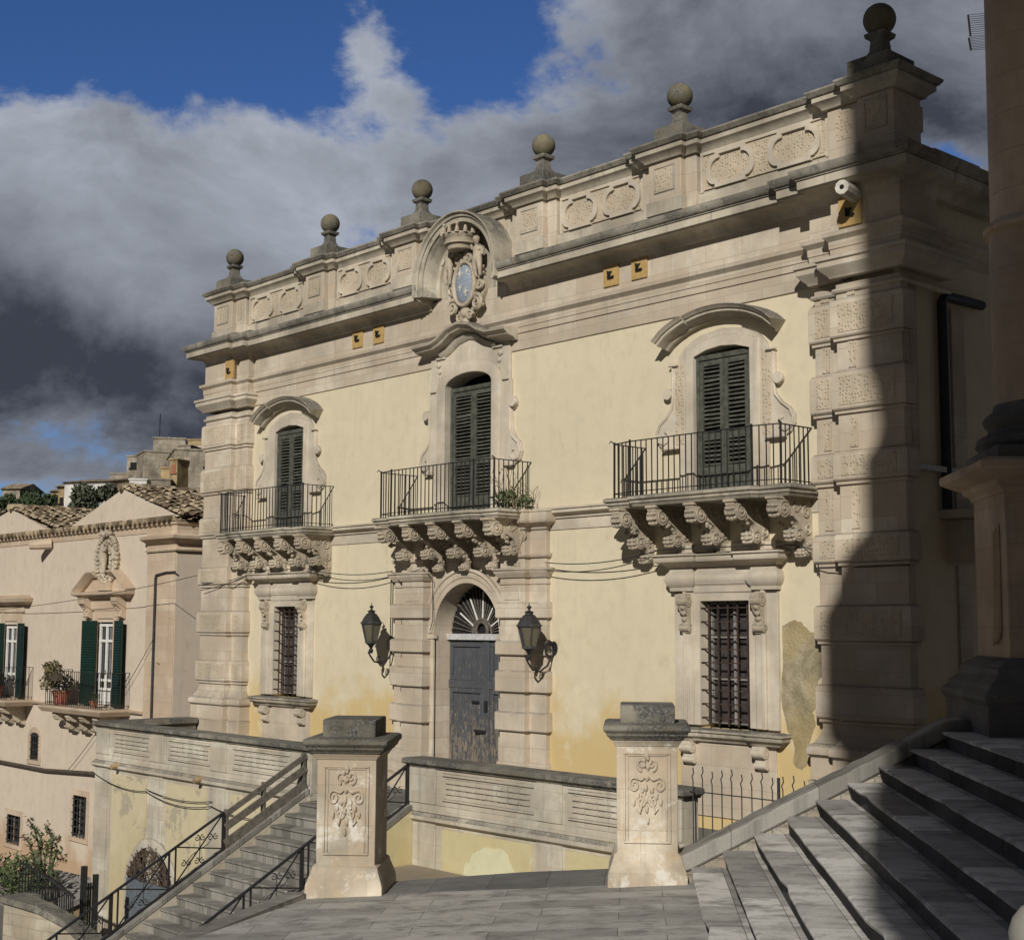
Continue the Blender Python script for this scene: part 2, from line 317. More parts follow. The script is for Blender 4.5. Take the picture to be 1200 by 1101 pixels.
# ------------------------------------------------------------------ mesh writer
class MB:
    def __init__(s): s.v = []; s.f = []
    def add(s, vs, fs):
        k = len(s.v); s.v += [tuple(p) for p in vs]; s.f += [tuple(i+k for i in q) for q in fs]; return s
    def box(s, x0, x1, y0, y1, z0, z1):
        return s.add([(x, y, z) for z in (z0, z1) for y in (y0, y1) for x in (x0, x1)],
                     [(0, 2, 3, 1), (4, 5, 7, 6), (0, 1, 5, 4), (2, 6, 7, 3), (0, 4, 6, 2), (1, 3, 7, 5)])
    def obox(s, c, ax, ay, az):   # centre and three half-axis vectors
        c, ax, ay, az = map(Vector, (c, ax, ay, az))
        return s.add([c+ax*i+ay*j+az*k for k in (-1, 1) for j in (-1, 1) for i in (-1, 1)],
                     [(0, 2, 3, 1), (4, 5, 7, 6), (0, 1, 5, 4), (2, 6, 7, 3), (0, 4, 6, 2), (1, 3, 7, 5)])
    def bar(s, a, b, w, w2=None, up=(0, 0, 1)):
        a, b = Vector(a), Vector(b); d = (b-a); L = d.length
        if L < 1e-6: return s
        d /= L; u = Vector(up)
        if abs(d.dot(u)) > 0.98: u = Vector((1, 0, 0))
        x = d.cross(u).normalized(); y = x.cross(d)
        return s.obox((a+b)/2, x*(w/2), d*(L/2), y*((w2 or w)/2))
    def prism(s, poly, y0, y1):   # polygon in XZ extruded along Y
        n = len(poly); vs = [(x, y0, z) for x, z in poly]+[(x, y1, z) for x, z in poly]
        fs = [tuple(range(n)), tuple(range(2*n-1, n-1, -1))]+[(i, i+n, (i+1) % n+n, (i+1) % n) for i in range(n)]
        return s.add(vs, fs)
    def prism_x(s, poly, x0, x1):  # polygon in YZ extruded along X
        n = len(poly); vs = [(x0, y, z) for y, z in poly]+[(x1, y, z) for y, z in poly]
        fs = [tuple(range(n)), tuple(range(2*n-1, n-1, -1))]+[(i, i+n, (i+1) % n+n, (i+1) % n) for i in range(n)]
        return s.add(vs, fs)
    def prism_z(s, poly, z0, z1):
        n = len(poly); vs = [(x, y, z0) for x, y in poly]+[(x, y, z1) for x, y in poly]
        fs = [tuple(range(n)), tuple(range(2*n-1, n-1, -1))]+[(i, i+n, (i+1) % n+n, (i+1) % n) for i in range(n)]
        return s.add(vs, fs)
    def plan(s, path, prof, closed=False):   # moulding (out, z) swept along a plan path with mitres
        P = [Vector(p) for p in path]; n = len(P); rows = []
        for i, p in enumerate(P):
            a = P[i-1] if (i or closed) else None; c = P[(i+1) % n] if (i < n-1 or closed) else None
            d1 = (p-a).normalized() if a is not None else (c-p).normalized()
            d2 = (c-p).normalized() if c is not None else d1
            n1 = Vector((d1.y, -d1.x)); n2 = Vector((d2.y, -d2.x)); mm = (n1+n2)
            mm = mm/max(0.2, mm.dot(n1)) if mm.length > 1e-4 else n1
            rows.append([(p.x+mm.x*o, p.y+mm.y*o, z) for o, z in prof])
        k = len(prof); vs = [q for r in rows for q in r]; fs = []
        for i in range(n if closed else n-1):
            j = (i+1) % n
            for q in range(k): fs.append((i*k+q, i*k+(q+1) % k, j*k+(q+1) % k, j*k+q))
        if not closed: fs += [tuple(range(k)), tuple(range((n-1)*k+k-1, (n-1)*k-1, -1))]
        return s.add(vs, fs)
    def elev(s, path, prof, closed=False):   # moulding (up, y) swept along a path in XZ
        P = [Vector(p) for p in path]; n = len(P); rows = []
        for i, p in enumerate(P):
            a = P[i-1] if (i or closed) else None; c = P[(i+1) % n] if (i < n-1 or closed) else None
            d1 = (p-a).normalized() if a is not None else (c-p).normalized()
            d2 = (c-p).normalized() if c is not None else d1
            n1 = Vector((-d1.y, d1.x)); n2 = Vector((-d2.y, d2.x)); mm = n1+n2; mm = mm/max(0.2, mm.dot(n1))
            rows.append([(p.x+mm.x*o, y, p.y+mm.y*o) for o, y in prof])
        k = len(prof); vs = [q for r in rows for q in r]; fs = []
        for i in range(n if closed else n-1):
            j = (i+1) % n
            for q in range(k): fs.append((i*k+q, i*k+(q+1) % k, j*k+(q+1) % k, j*k+q))
        if not closed: fs += [tuple(range(k)), tuple(range((n-1)*k+k-1, (n-1)*k-1, -1))]
        return s.add(vs, fs)
    def lathe(s, prof, c, n=20, ph=0.0, sx=1, sy=1):
        c = Vector(c); k = len(prof)
        vs = [(c.x+sx*r*math.cos(2*PI*i/n+ph), c.y+sy*r*math.sin(2*PI*i/n+ph), c.z+z) for i in range(n) for r, z in prof]
        fs = [(i*k+q, ((i+1) % n)*k+q, ((i+1) % n)*k+q+1, i*k+q+1) for i in range(n) for q in range(k-1)]
        fs += [tuple(i*k for i in range(n))[::-1], tuple(i*k+k-1 for i in range(n))]
        return s.add(vs, fs)
    def cyl(s, a, b, r, n=12, r2=None):
        return s.tube([a, b], [r, r if r2 is None else r2], n)
    def tube(s, pts, r, n=6, closed=False):
        P = [Vector(p) for p in pts]; m = len(P); rr = r if hasattr(r, '__len__') else [r]*m
        d0 = (P[1]-P[0]).normalized(); u = Vector((0, 0, 1)) if abs(d0.z) < 0.9 else Vector((0, 1, 0))
        x = d0.cross(u).normalized(); vs = []
        for i, p in enumerate(P):
            d = (P[min(i+1, m-1)]-P[max(i-1, 0)])
            d = d.normalized() if d.length > 1e-9 else d0
            x = (x-d*x.dot(d)); x = x.normalized() if x.length > 1e-6 else d.orthogonal().normalized()
            y = d.cross(x)
            vs += [p+(x*math.cos(2*PI*j/n)+y*math.sin(2*PI*j/n))*rr[i] for j in range(n)]
        fs = [(i*n+j, i*n+(j+1) % n, (i+1)*n+(j+1) % n, (i+1)*n+j) for i in range(m-1) for j in range(n)]
        fs += [tuple(range(n))[::-1], tuple(range((m-1)*n, m*n))]
        return s.add(vs, fs)
    def blob(s, c, r, sub=2, jit=0.0, rot=None):
        bm = bmesh.new(); bmesh.ops.create_icosphere(bm, subdivisions=sub, radius=1.0)
        r = r if hasattr(r, '__len__') else (r, r, r); c = Vector(c); vs = []
        for v in bm.verts:
            k = 1+random.uniform(-jit, jit); q = Vector((v.co.x*r[0]*k, v.co.y*r[1]*k, v.co.z*r[2]*k))
            vs.append(c+(rot @ q if rot else q))
        fs = [[v.index for v in f.verts] for f in bm.faces]; bm.free()
        return s.add(vs, fs)
    def spiral(s, c, r0, turns, y, tube_r, sgn=1, start=0.0, plane='xz', n=5, r1=0.25):
        pts = []; K = int(14*turns)
        for i in range(K+1):
            q = i/K; a = start+sgn*2*PI*turns*q; r = r0*(1-q*(1-r1*0.6))
            if plane == 'xz': pts.append((c[0]+r*math.cos(a), y, c[1]+r*math.sin(a)))
            else: pts.append((y, c[0]+r*math.cos(a), c[1]+r*math.sin(a)))
        return s.tube(pts, [tube_r*(1-0.35*i/K) for i in range(K+1)], n)
    def build(s, name, mat, parent=None, bevel=0.0, angle=32, xf=None):
        me = bpy.data.meshes.new(name)
        vs = [xf @ Vector(p) for p in s.v] if xf else s.v
        me.from_pydata(vs, [], s.f); 
        bm = bmesh.new(); bm.from_mesh(me); bmesh.ops.recalc_face_normals(bm, faces=bm.faces); bm.to_mesh(me); bm.free()
        me.materials.append(MATS[mat]); me.shade_smooth(); me.set_sharp_from_angle(angle=R(angle))
        o = bpy.data.objects.new(name, me); COL.objects.link(o)
        if bevel:
            md = o.modifiers.new('bevel', 'BEVEL'); md.width = bevel; md.segments = 1; md.limit_method = 'ANGLE'; md.angle_limit = R(40); md.use_clamp_overlap = True
        if parent: attach(o, parent)
        return o
def wm(o):
    m = o.matrix_basis.copy()
    return (wm(o.parent) @ o.matrix_parent_inverse @ m) if o.parent else m
def attach(o, parent):
    o.parent = parent; o.matrix_parent_inverse = wm(parent).inverted()
def tag(o, label, cat, group=None, kind=None):
    if cat and not kind: kind = 'thing'
    if label: o['label'] = label
    if cat: o['category'] = cat
    if group: o['group'] = group
    if kind: o['kind'] = kind
    return o
def thing(name, label, cat, loc=(0, 0, 0), group=None):
    o = bpy.data.objects.new(name, None); COL.objects.link(o); o.location = loc; o.empty_display_size = 0.2
    return tag(o, label, cat, group)
def structure(o): o['kind'] = 'structure'; return o
def copy_tree(o, parent=None):
    c = o.copy(); COL.objects.link(c)
    if parent: c.parent = parent
    for ch in list(o.children): copy_tree(ch, c)
    return c
def at_y(u, v, Y):     # where the photo's sight line meets the plane y = Y
    d = CF+CR*((u-600)/FPX)-CU*((v-550.5)/FPX); return CAM_P+d*((Y-CAM_P.y)/d.y)
def at_d(u, v, D):     # ... at depth D
    d = CF+CR*((u-600)/FPX)-CU*((v-550.5)/FPX); return CAM_P+d*D
def ch(a, b, z): return CAM_P+CH1*a+CH2*b+Vector((0, 0, z))
XCH = Matrix(((CH2.x, CH1.x, 0, CAM_P.x), (CH2.y, CH1.y, 0, CAM_P.y), (0, 0, 1, 0), (0, 0, 0, 1)))   # (b, a, z) -> world
def arc(cx, cz, r, a0, a1, n): return [(cx+r*math.cos(R(a0+(a1-a0)*i/n)), cz+r*math.sin(R(a0+(a1-a0)*i/n))) for i in range(n+1)]
def leaves(mb, c, rad, n, size, flat=0.6):
    for _ in range(n):
        while True:
            q = Vector((random.uniform(-1, 1), random.uniform(-1, 1), random.uniform(-1, 1)))
            if q.length < 1: break
        p = Vector(c)+Vector((q.x*rad[0], q.y*rad[1], q.z*rad[2]))
        a = Vector((random.gauss(0, 1), random.gauss(0, 1), random.gauss(0, 1))).normalized(); b_ = a.orthogonal().normalized()
        sz = size*random.uniform(0.6, 1.4)
        mb.add([p-a*sz, p+b_*sz*flat*0.6, p+a*sz, p-b_*sz*flat*0.6], [(0, 1, 2, 3)])

CX = 0.1; TZ = -3.15            # facade axis and terrace floor

# ================================================================== SETTING
mb = MB(); mb.add([(-900, -900, -7.4), (900, -900, -7.4), (900, 900, -7.4), (-900, 900, -7.4)], [(0, 1, 2, 3)]); structure(mb.build('street', 'street'))
mb = MB(); mb.box(-9.58, 9.9, -2.75, 0.2, -7.2, TZ); structure(mb.build('terrace', 'paving_dark'))
mb = MB(); mb.box(2.06, 12.0, -4.3, -2.84, -7.2, -3.88); structure(mb.build('lane', 'earth'))
# hillside behind the houses
mb = MB(); NU, NV = 60, 26; H0 = at_d(60, 733, 1.0)-CAM_P
hx = Vector((H0.x, H0.y, 0)).normalized(); hy = Vector((-hx.y, hx.x, 0))
def hill_z(l, d):
    q = max(0.0, min(1.0, (d-70)/150)); bump_ = 1.6*math.sin(l*0.05+1)+1.1*math.sin(l*0.13)
    return -7.0+(23.0+bump_)*q*q*(3-2*q)
for j in range(NV+1):
    for i in range(NU+1):
        d = 60+190*j/NV; l = -160+320*i/NU
        p = CAM_P+hx*d-hy*l; mb.v.append((p.x, p.y, hill_z(l, d)+random.uniform(-.2, .2)))
for j in range(NV):
    for i in range(NU): a = j*(NU+1)+i; mb.f.append((a, a+1, a+NU+2, a+NU+1))
structure(mb.build('hill', 'hillside'))

# ================================================================== PALAZZO
pal = thing('palazzo', 'pale yellow baroque stone palace with three iron balconies and ball finials on its parapet', 'palace', (CX, 0, TZ))
WX = (-6.17, 6.35)             # side bays
# plaster wall, pierced by the openings
holes = [(CX-1.10, CX+1.02, TZ, 0.90), (CX-0.73, CX+0.73, 2.06, 4.90)]
for w in WX: holes += [(w-0.53, w+0.55, -1.60, 0.44), (w-0.61, w+0.61, 2.06, 4.50)]
xs = sorted({-9.4, 9.6, *[h[0] for h in holes], *[h[1] for h in holes]}); zs = sorted({TZ-0.1, 6.0, *[h[2] for h in holes], *[h[3] for h in holes]})
mb = MB()
for a, b_ in zip(xs, xs[1:]):
    for c, d in zip(zs, zs[1:]):
        if not any(h[0] <= a+1e-6 and b_ <= h[1]+1e-6 and h[2] <= c+1e-6 and d <= h[3]+1e-6 for h in holes): mb.box(a, b_, 0, 0.45, c, d)
mb.build('wall', 'plaster', pal)
mb = MB(); mb.box(9.61, 9.70, -0.14, 11.0, TZ-0.1, 5.2); mb.box(9.2, 9.695, 0.46, 11.0, 5.203, 6.3); mb.build('side_wall', 'plaster', pal)
mb = MB(); mb.box(-9.42, 9.1, 0.5, 11.2, TZ-.1, 6.2); mb.build('core', 'dark_void', pal)
mb = MB(); mb.box(-9.3, 9.6, 0.3, 11.2, 6.45, 6.98); mb.build('roof', 'weathered', pal)

FULL = [(-9.5, 10.5), (-9.5, -0.3), (-8.3, -0.3), (-8.3, -0.15), (-7.81, -0.15), (-7.81, 0), (8.23, 0), (8.23, -0.15), (8.72, -0.15), (8.72, -0.3), (9.83, -0.3), (9.83, 0.62), (9.66, 0.62), (9.66, 10.5)]
# corner piers with raised quoin bands
BANDS = [(4.19, 4.76), (3.12, 3.69), (2.09, 2.52), (0.92, 1.33), (-0.20, 0.30), (-1.32, -0.84)]
def pier(sign):
    if sign < 0: path = [(-9.5, 1.0), (-9.5, -0.3), (-8.3, -0.3), (-8.3, -0.15), (-7.81, -0.15), (-7.81, 0.02)]
    else: path = [(8.23, 0.02), (8.23, -0.15), (8.72, -0.15), (8.72, -0.3), (9.83, -0.3), (9.83, -0.12), (9.6, -0.12)]
    cpath = path if sign < 0 else path[:5]+[(9.83, 0.92), (9.6, 0.92)]
    mb = MB(); mb.plan(path, [(0, -1.5), (0, 5.0), (-0.12, 5.0), (-0.12, -1.5)])
    o = mb.build('corner_pier', 'limestone', pal, 0.012)
    q = MB()
    for z0, z1 in BANDS:
        q.plan(path, [(0.004, z0), (0.045, z0+0.0), (0.068, z0+0.03), (0.068, z1-0.05), (0.045, z1), (0.004, z1+0.015)])
        q.plan(path, [(0.003, z0-0.055), (0.035, z0-0.055), (0.035, z0-0.004), (0.003, z0-0.004)])
    q.build('quoin_band', 'limestone', o, 0.008)
    for z0, z1 in BANDS[:5 if sign > 0 else 6]:
        for (xa, xb, yy) in ([(8.80, 9.72, -0.3), (8.29, 8.60, -0.15)] if sign > 0 else [(-9.40, -8.44, -0.3), (-8.16, -7.9, -0.15)]):
            MB().box(xa, xb, yy-0.076, yy-0.05, z0+0.075, z1-0.075).build('rusticated_panel', 'limestone_verm', o)
    if sign > 0:
        for z0, z1 in ((4.80, 4.93), (3.74, 4.12), (2.58, 3.02), (1.40, 2.0)):
            for xa, xb, yy in ((8.93, 9.06, -.315), (8.36, 8.50, -.165)): MB().box(xa, xb, yy, yy+.035, z0, z1).build('rusticated_panel', 'limestone_verm', o)
    q = MB()   # base: torus, block, plinth
    q.plan(path, [(0.0, -1.45), (0.02, -1.55), (0.10, -1.68), (0.0, -1.68)])
    q.plan(path, [(-.05, -1.68), (0.12, -1.68), (0.165, -1.72), (0.18, -1.78), (0.165, -1.84), (0.12, -1.87), (-.05, -1.87)])
    q.plan(path, [(-.05, -1.872), (0.13, -1.872), (0.13, -2.2), (-.05, -2.2)])
    q.plan(path, [(-.05, -2.202), (0.17, -2.202), (0.15, -2.26), (0.15, TZ-0.1), (-.05, TZ-0.1)])
    q.build('pier_base', 'limestone', o, 0.01)
    q = MB()   # capital
    q.plan(cpath, [(-.05, 4.86), (0.03, 4.86), (0.05, 4.89), (0.03, 4.93), (-.05, 4.93)])
    q.plan(cpath, [(-.05, 5.08), (0.06, 5.08), (0.08, 5.12), (0.16, 5.20), (0.19, 5.24), (0.19, 5.32), (0.22, 5.33), (0.22, 5.39), (-.05, 5.39)])
    q.build('capital', 'limestone_plain', o, 0.006)
pier(-1); pier(1)
# entablature: architrave, frieze
mb = MB()
mb.plan(FULL, [(-.1, 5.10), (0.025, 5.10), (0.025, 5.41), (-.1, 5.41)])
mb.plan(FULL, [(-.1, 5.412), (0.045, 5.412), (0.05, 5.52), (0.06, 5.522), (0.065, 5.64), (0.085, 5.66), (0.13, 5.70), (0.14, 5.76), (-.1, 5.79)])
mb.build('architrave', 'limestone', pal, 0.005)
mb = MB(); mb.plan(FULL, [(-.1, 5.79), (0.03, 5.79), (0.03, 6.42), (-.1, 6.42)]); mb.build('frieze', 'limestone', pal)
CORN = [(-9.44, 10.5), (-9.44, -0.26), (-8.34, -0.26), (-8.34, -0.13), (-7.86, -0.13), (-7.86, 0), (8.28, 0), (8.28, -0.13), (8.76, -0.13), (8.76, -0.26), (9.78, -0.26), (9.78, 10.5)]
HR = 1.24
CPROF = [(-.1, 6.26), (0.07, 6.26), (0.09, 6.30), (0.14, 6.36), (0.20, 6.39), (0.39, 6.41), (0.39, 6.43), (0.42, 6.43), (0.42, 6.558), (-.1, 6.558)]
CY = [(-.1, 6.563), (0.437, 6.563), (0.442, 6.59), (0.47, 6.60), (0.505, 6.645), (0.515, 6.71), (0.45, 6.74), (0.0, 6.92), (-.1, 6.95)]
iL = CORN.index((-7.86, 0))
mb = MB()
mb.plan(CORN[:iL+1]+[(CX-HR+0.06, 0)], CPROF); mb.plan([(CX+HR-0.06, 0)]+CORN[iL+1:], CPROF)
cor = mb.build('cornice', 'weathered_pale', pal, 0.006)
mb = MB(); mb.plan(CORN[:iL+1]+[(CX-HR+0.06, 0)], CY); mb.plan([(CX+HR-0.06, 0)]+CORN[iL+1:], CY); mb.build('gutter_moulding', 'weathered_dark', cor, 0.004)
# semicircular hood over the arms
mb = MB()
HP = [(CX-HR, 6.47), (CX-HR, 6.70)]+arc(CX, 6.72, HR, 180, 0, 28)[1:-1]+[(CX+HR, 6.70), (CX+HR, 6.47)]
mb.elev(HP, [(0.0, 0.30), (0.0, -0.52), (-.03, -0.52), (-.06, -0.47), (-.10, -0.46), (-.10, -0.425), (-.20, -0.425), (-.20, -0.39), (-.24, -0.34), (-.30, -0.13), (-.36, -0.10), (-.36, 0.30)])
mb.prism(arc(CX, 6.72, HR-0.2, 180, 0, 24)+[(CX+HR-.2, 6.3), (CX-HR+.2, 6.3)], -0.028, 0.3)
mb.build('arched_hood', 'weathered', pal, 0.0)
# parapet
PED = [(-9.0, 0.42, 0), (-5.07, 0.36, 1), (-1.80, 0.36, 1), (1.96, 0.36, 1), (5.30, 0.36, 1), (9.41, 0.315, 0)]
mb = MB(); mb.box(-9.2, 9.35, 0.02, 0.45, 6.90, 7.75)
for x, h, k in PED:
    mb.box(x-h, x+h, -0.20, 0.5, 6.85, 7.76)
    if k: mb.box(x+h, x+h+0.24, -0.09, 0.5, 6.86, 7.755); mb.box(x-h-0.24, x-h, -0.09, 0.5, 6.86, 7.755)
mb.box(-8.57, -8.12, -0.10, 0.4, 6.86, 7.753); mb.box(8.50, 9.09, -0.10, 0.4, 6.86, 7.753)
mb.box(9.1, 9.72, 0.45, 0.505, 6.85, 7.757); mb.box(-9.42, -8.9, 0.5, 1.2, 6.85, 7.76)
mb.box(9.2, 9.70, 0.9, 2.2, 6.9, 7.12)
o = mb.build('parapet', 'limestone', pal, 0.01)
mb = MB()
for x, h, k in PED:
    for (xa, xb, yy) in ((x-h, x+h, -0.20),):
        w = xb-xa; xa += w*0.18; xb -= w*0.18
        for p in ((xa, xb, 7.22, 7.26), (xa, xb, 7.64, 7.68), (xa, xa+.04, 7.26, 7.64), (xb-.04, xb, 7.26, 7.64)): mb.box(p[0]-.0, p[1], yy-0.02, yy+.02, p[2], p[3])
    mb.box(x-h-.03, x+h+.03, -0.235, 0.4, 6.845, 7.08)
mb.box(-9.1, 9.3, -0.03, 0.1, 6.84, 7.07)
BAYS = [(-8.08, -5.70), (-4.45, -2.44), (2.60, 4.66), (5.94, 8.46)]
def panel(m): return m.build('rusticated_panel', 'limestone_verm', o)
for a, b_ in BAYS:
    L = (b_-a)/2
    fr = MB(); panel(MB().box(a+.05, b_-.05, -0.008, 0.06, 7.12, 7.72))
    for k in (0, 1):
        c = a+L*(k+0.5); hw = L*0.40; z = 7.41; rz = 0.20
        # rounded panel: straight middle with lobed ends
        poly = [(c-hw*0.45, z+rz+.04), (c-hw*0.45, z+rz-.02)]+arc(c-hw*0.45, z, rz-.02, 90, 270, 8)+[(c-hw*0.45, z-rz-.04), (c+hw*0.45, z-rz-.04)]+arc(c+hw*0.45, z, rz-.02, -90, 90, 8)+[(c+hw*0.45, z+rz+.04)]
        cen = Vector((c, z)); big = [tuple(cen+(Vector(p)-cen)*Vector((1, 1)).x+Vector(((1 if p[0] > c else -1)*.085, (1 if p[1] > z else -1)*.07))) for p in poly]
        n = len(poly); vs = [(x, -0.055, zz) for x, zz in big]+[(x, -0.055, zz) for x, zz in poly]+[(x, 0.02, zz) for x, zz in big]+[(x, 0.02, zz) for x, zz in poly]
        fs = []
        for i in range(n):
            j = (i+1) % n; fs += [(i, j, n+j, n+i), (i, 2*n+i, 2*n+j, j), (n+i, n+j, 3*n+j, 3*n+i)]
        fr.add(vs, fs)
    fr.box(a, b_, -0.035, 0.03, 7.70, 7.755); fr.box(a, a+.05, -0.03, 0.03, 7.08, 7.70); fr.box(b_-.05, b_, -0.03, 0.03, 7.08, 7.70)
    fr.build('panel_frame', 'limestone_plain', o)
for x, h, k in PED:
    w = 2*h; panel(MB().box(x-h+w*.18+.04, x+h-w*.18-.04, -0.206, -0.15, 7.26, 7.64))
panel(MB().box(-8.50, -8.26, -0.106, -0.05, 7.24, 7.66)); panel(MB().box(8.66, 8.92, -0.106, -0.05, 7.24, 7.66)); panel(MB().box(9.69, 9.731, -0.02, 0.55, 7.26, 7.64))
mb.build('panel_moulding', 'weathered_pale', o, 0.006)
cp = [(-9.43, 1.2)]
cp += [(-9.43, -0.20), (-8.57, -0.20), (-8.57, -0.10), (-8.11, -0.10), (-8.11, 0.02)]
for x, h, k in PED[1:5]: cp += [(x-h-.24, 0.02), (x-h-.24, -0.09), (x-h, -0.09), (x-h, -0.20), (x+h, -0.20), (x+h, -0.09), (x+h+.24, -0.09), (x+h+.24, 0.02)]
cp += [(8.49, 0.02), (8.49, -0.10), (9.08, -0.10), (9.08, -0.20), (9.735, -0.20), (9.735, 0.52), (9.0, 0.52)]
mb = MB(); mb.plan(cp, [(-.3, 7.757), (0.05, 7.757), (0.07, 7.80), (0.13, 7.85), (0.16, 7.87), (0.16, 7.95), (-.3, 7.95)])
cop = mb.build('coping', 'weathered_pale', o, 0.005)
mb = MB(); mb.plan(cp, [(-.3, 7.952), (0.165, 7.952), (0.19, 7.96), (0.235, 8.02), (0.235, 8.05), (0.0, 8.10), (-.3, 8.10)]); mb.build('coping_edge', 'weathered_dark', cop, 0.004)
mb = MB(); mb.box(-9.2, 9.5, 0.1, 0.6, 7.76, 8.09); mb.build('coping_core', 'weathered', o)
def finial(x, big=1.0):
    y = 0.14; mb = MB(); s = big
    mb.box(x-.34*s, x+.34*s, y-.34*s, y+.34*s, 8.06, 8.36)
    mb.lathe([(.30*s, 0), (.235*s, .06*s), (.20*s, .10*s), (.165*s, .14*s), (.145*s, .30*s), (.22*s, .34*s), (.24*s, .40*s), (.15*s, .42*s)], (x, y, 8.36), 4, PI/4)
    q = mb.build('finial', 'lichen_stone', pal, 0.012)
    mb = MB(); mb.lathe([(.001, -.235*s)]+[(.235*s*math.cos(R(a)), .235*s*math.sin(R(a))) for a in range(-75, 90, 15)]+[(.001, .235*s)], (x, y, 8.36+.62*s), 22); mb.build('ball', 'finial_stone', q)
for x, s in ((-9.08, .93), (-5.0, .92), (-1.68, .93), (1.98, .94), (5.36, .94), (9.3, 1.04)): finial(x, s)
# string course at balcony level
mb = MB(); SPATH = [(-9.5, 5), (-9.5, -0.31), (-8.3, -0.31), (-8.3, -0.16), (-7.81, -0.16), (-7.81, 0), (8.23, 0), (8.23, -0.16), (8.72, -0.16), (8.72, -0.31), (9.83, -0.31), (9.83, 0.62)]
mb.plan(SPATH[5:7], [(-.05, 1.90), (0.05, 1.90), (0.06, 1.95), (0.13, 1.98), (0.15, 2.00), (0.15, 2.05), (0.18, 2.06), (0.18, 2.085), (-.05, 2.12)])
mb.plan(SPATH[5:7], [(-.05, 1.70), (0.02, 1.70), (0.02, 1.90), (-.05, 1.90)])
mb.build('string_course', 'limestone_plain', pal, 0.004)

# ---- upper windows with louvred shutters
def shutters(parent, x0, x1, z0, z1, y):
    mid = (x0+x1)/2; fr = 0.055
    mb = MB(); mb.box(x0, x0+fr, y-0.02, y+.09, z0, z1); mb.box(x1-fr, x1, y-0.02, y+.09, z0, z1); mb.box(x0+fr, x1-fr, y-0.02, y+.09, z1-fr*1.5, z1)
    mb.build('frame', 'shutter', parent, 0.004)
    for xa, xb in ((x0+fr+.004, mid-.006), (mid+.006, x1-fr-.004)):
        mb = MB(); st = 0.075; zt = z1-fr*1.5-.004; zr = z0+0.42*(zt-z0); zb = z0+0.012
        for a, b_ in ((xa, xa+st), (xb-st, xb)): mb.box(a, b_, y, y+.05, zb, zt)
        kb = 0.34 if z1 > 4.5 else 0.42
        for a, b_ in ((zb, zb+kb), (zr-.05, zr+.06), (zt-.09, zt)): mb.box(xa+st, xb-st, y+.004, y+.046, a, b_)
        for a, b_ in ((zb+kb, zr-.05), (zr+.06, zt-.09)):
            n = int((b_-a)/0.066)
            for i in range(n):
                zc = a+(b_-a)*(i+.5)/n+random.uniform(-.004, .004); tl = R(38+random.uniform(-7, 7)+(22 if random.random() < 0.04 else 0)); sk = random.uniform(-.006, .006)
                mb.obox(((xa+xb)/2, y+.026, zc), ((xb-xa)/2-st, 0, sk), (0, .030*math.cos(tl), .030*math.sin(tl)), (0, -.0045*math.sin(tl), .0045*math.cos(tl)))
        mb.build('shutter', 'shutter', parent)
    mb = MB(); mb.box(x0, x1, y+.16, y+.19, z0, z1); mb.build('glazing', 'dark_void', parent)
def mirror(pts, cx): return [(cx-(p[0]-cx), p[1]) for p in reversed(pts)]
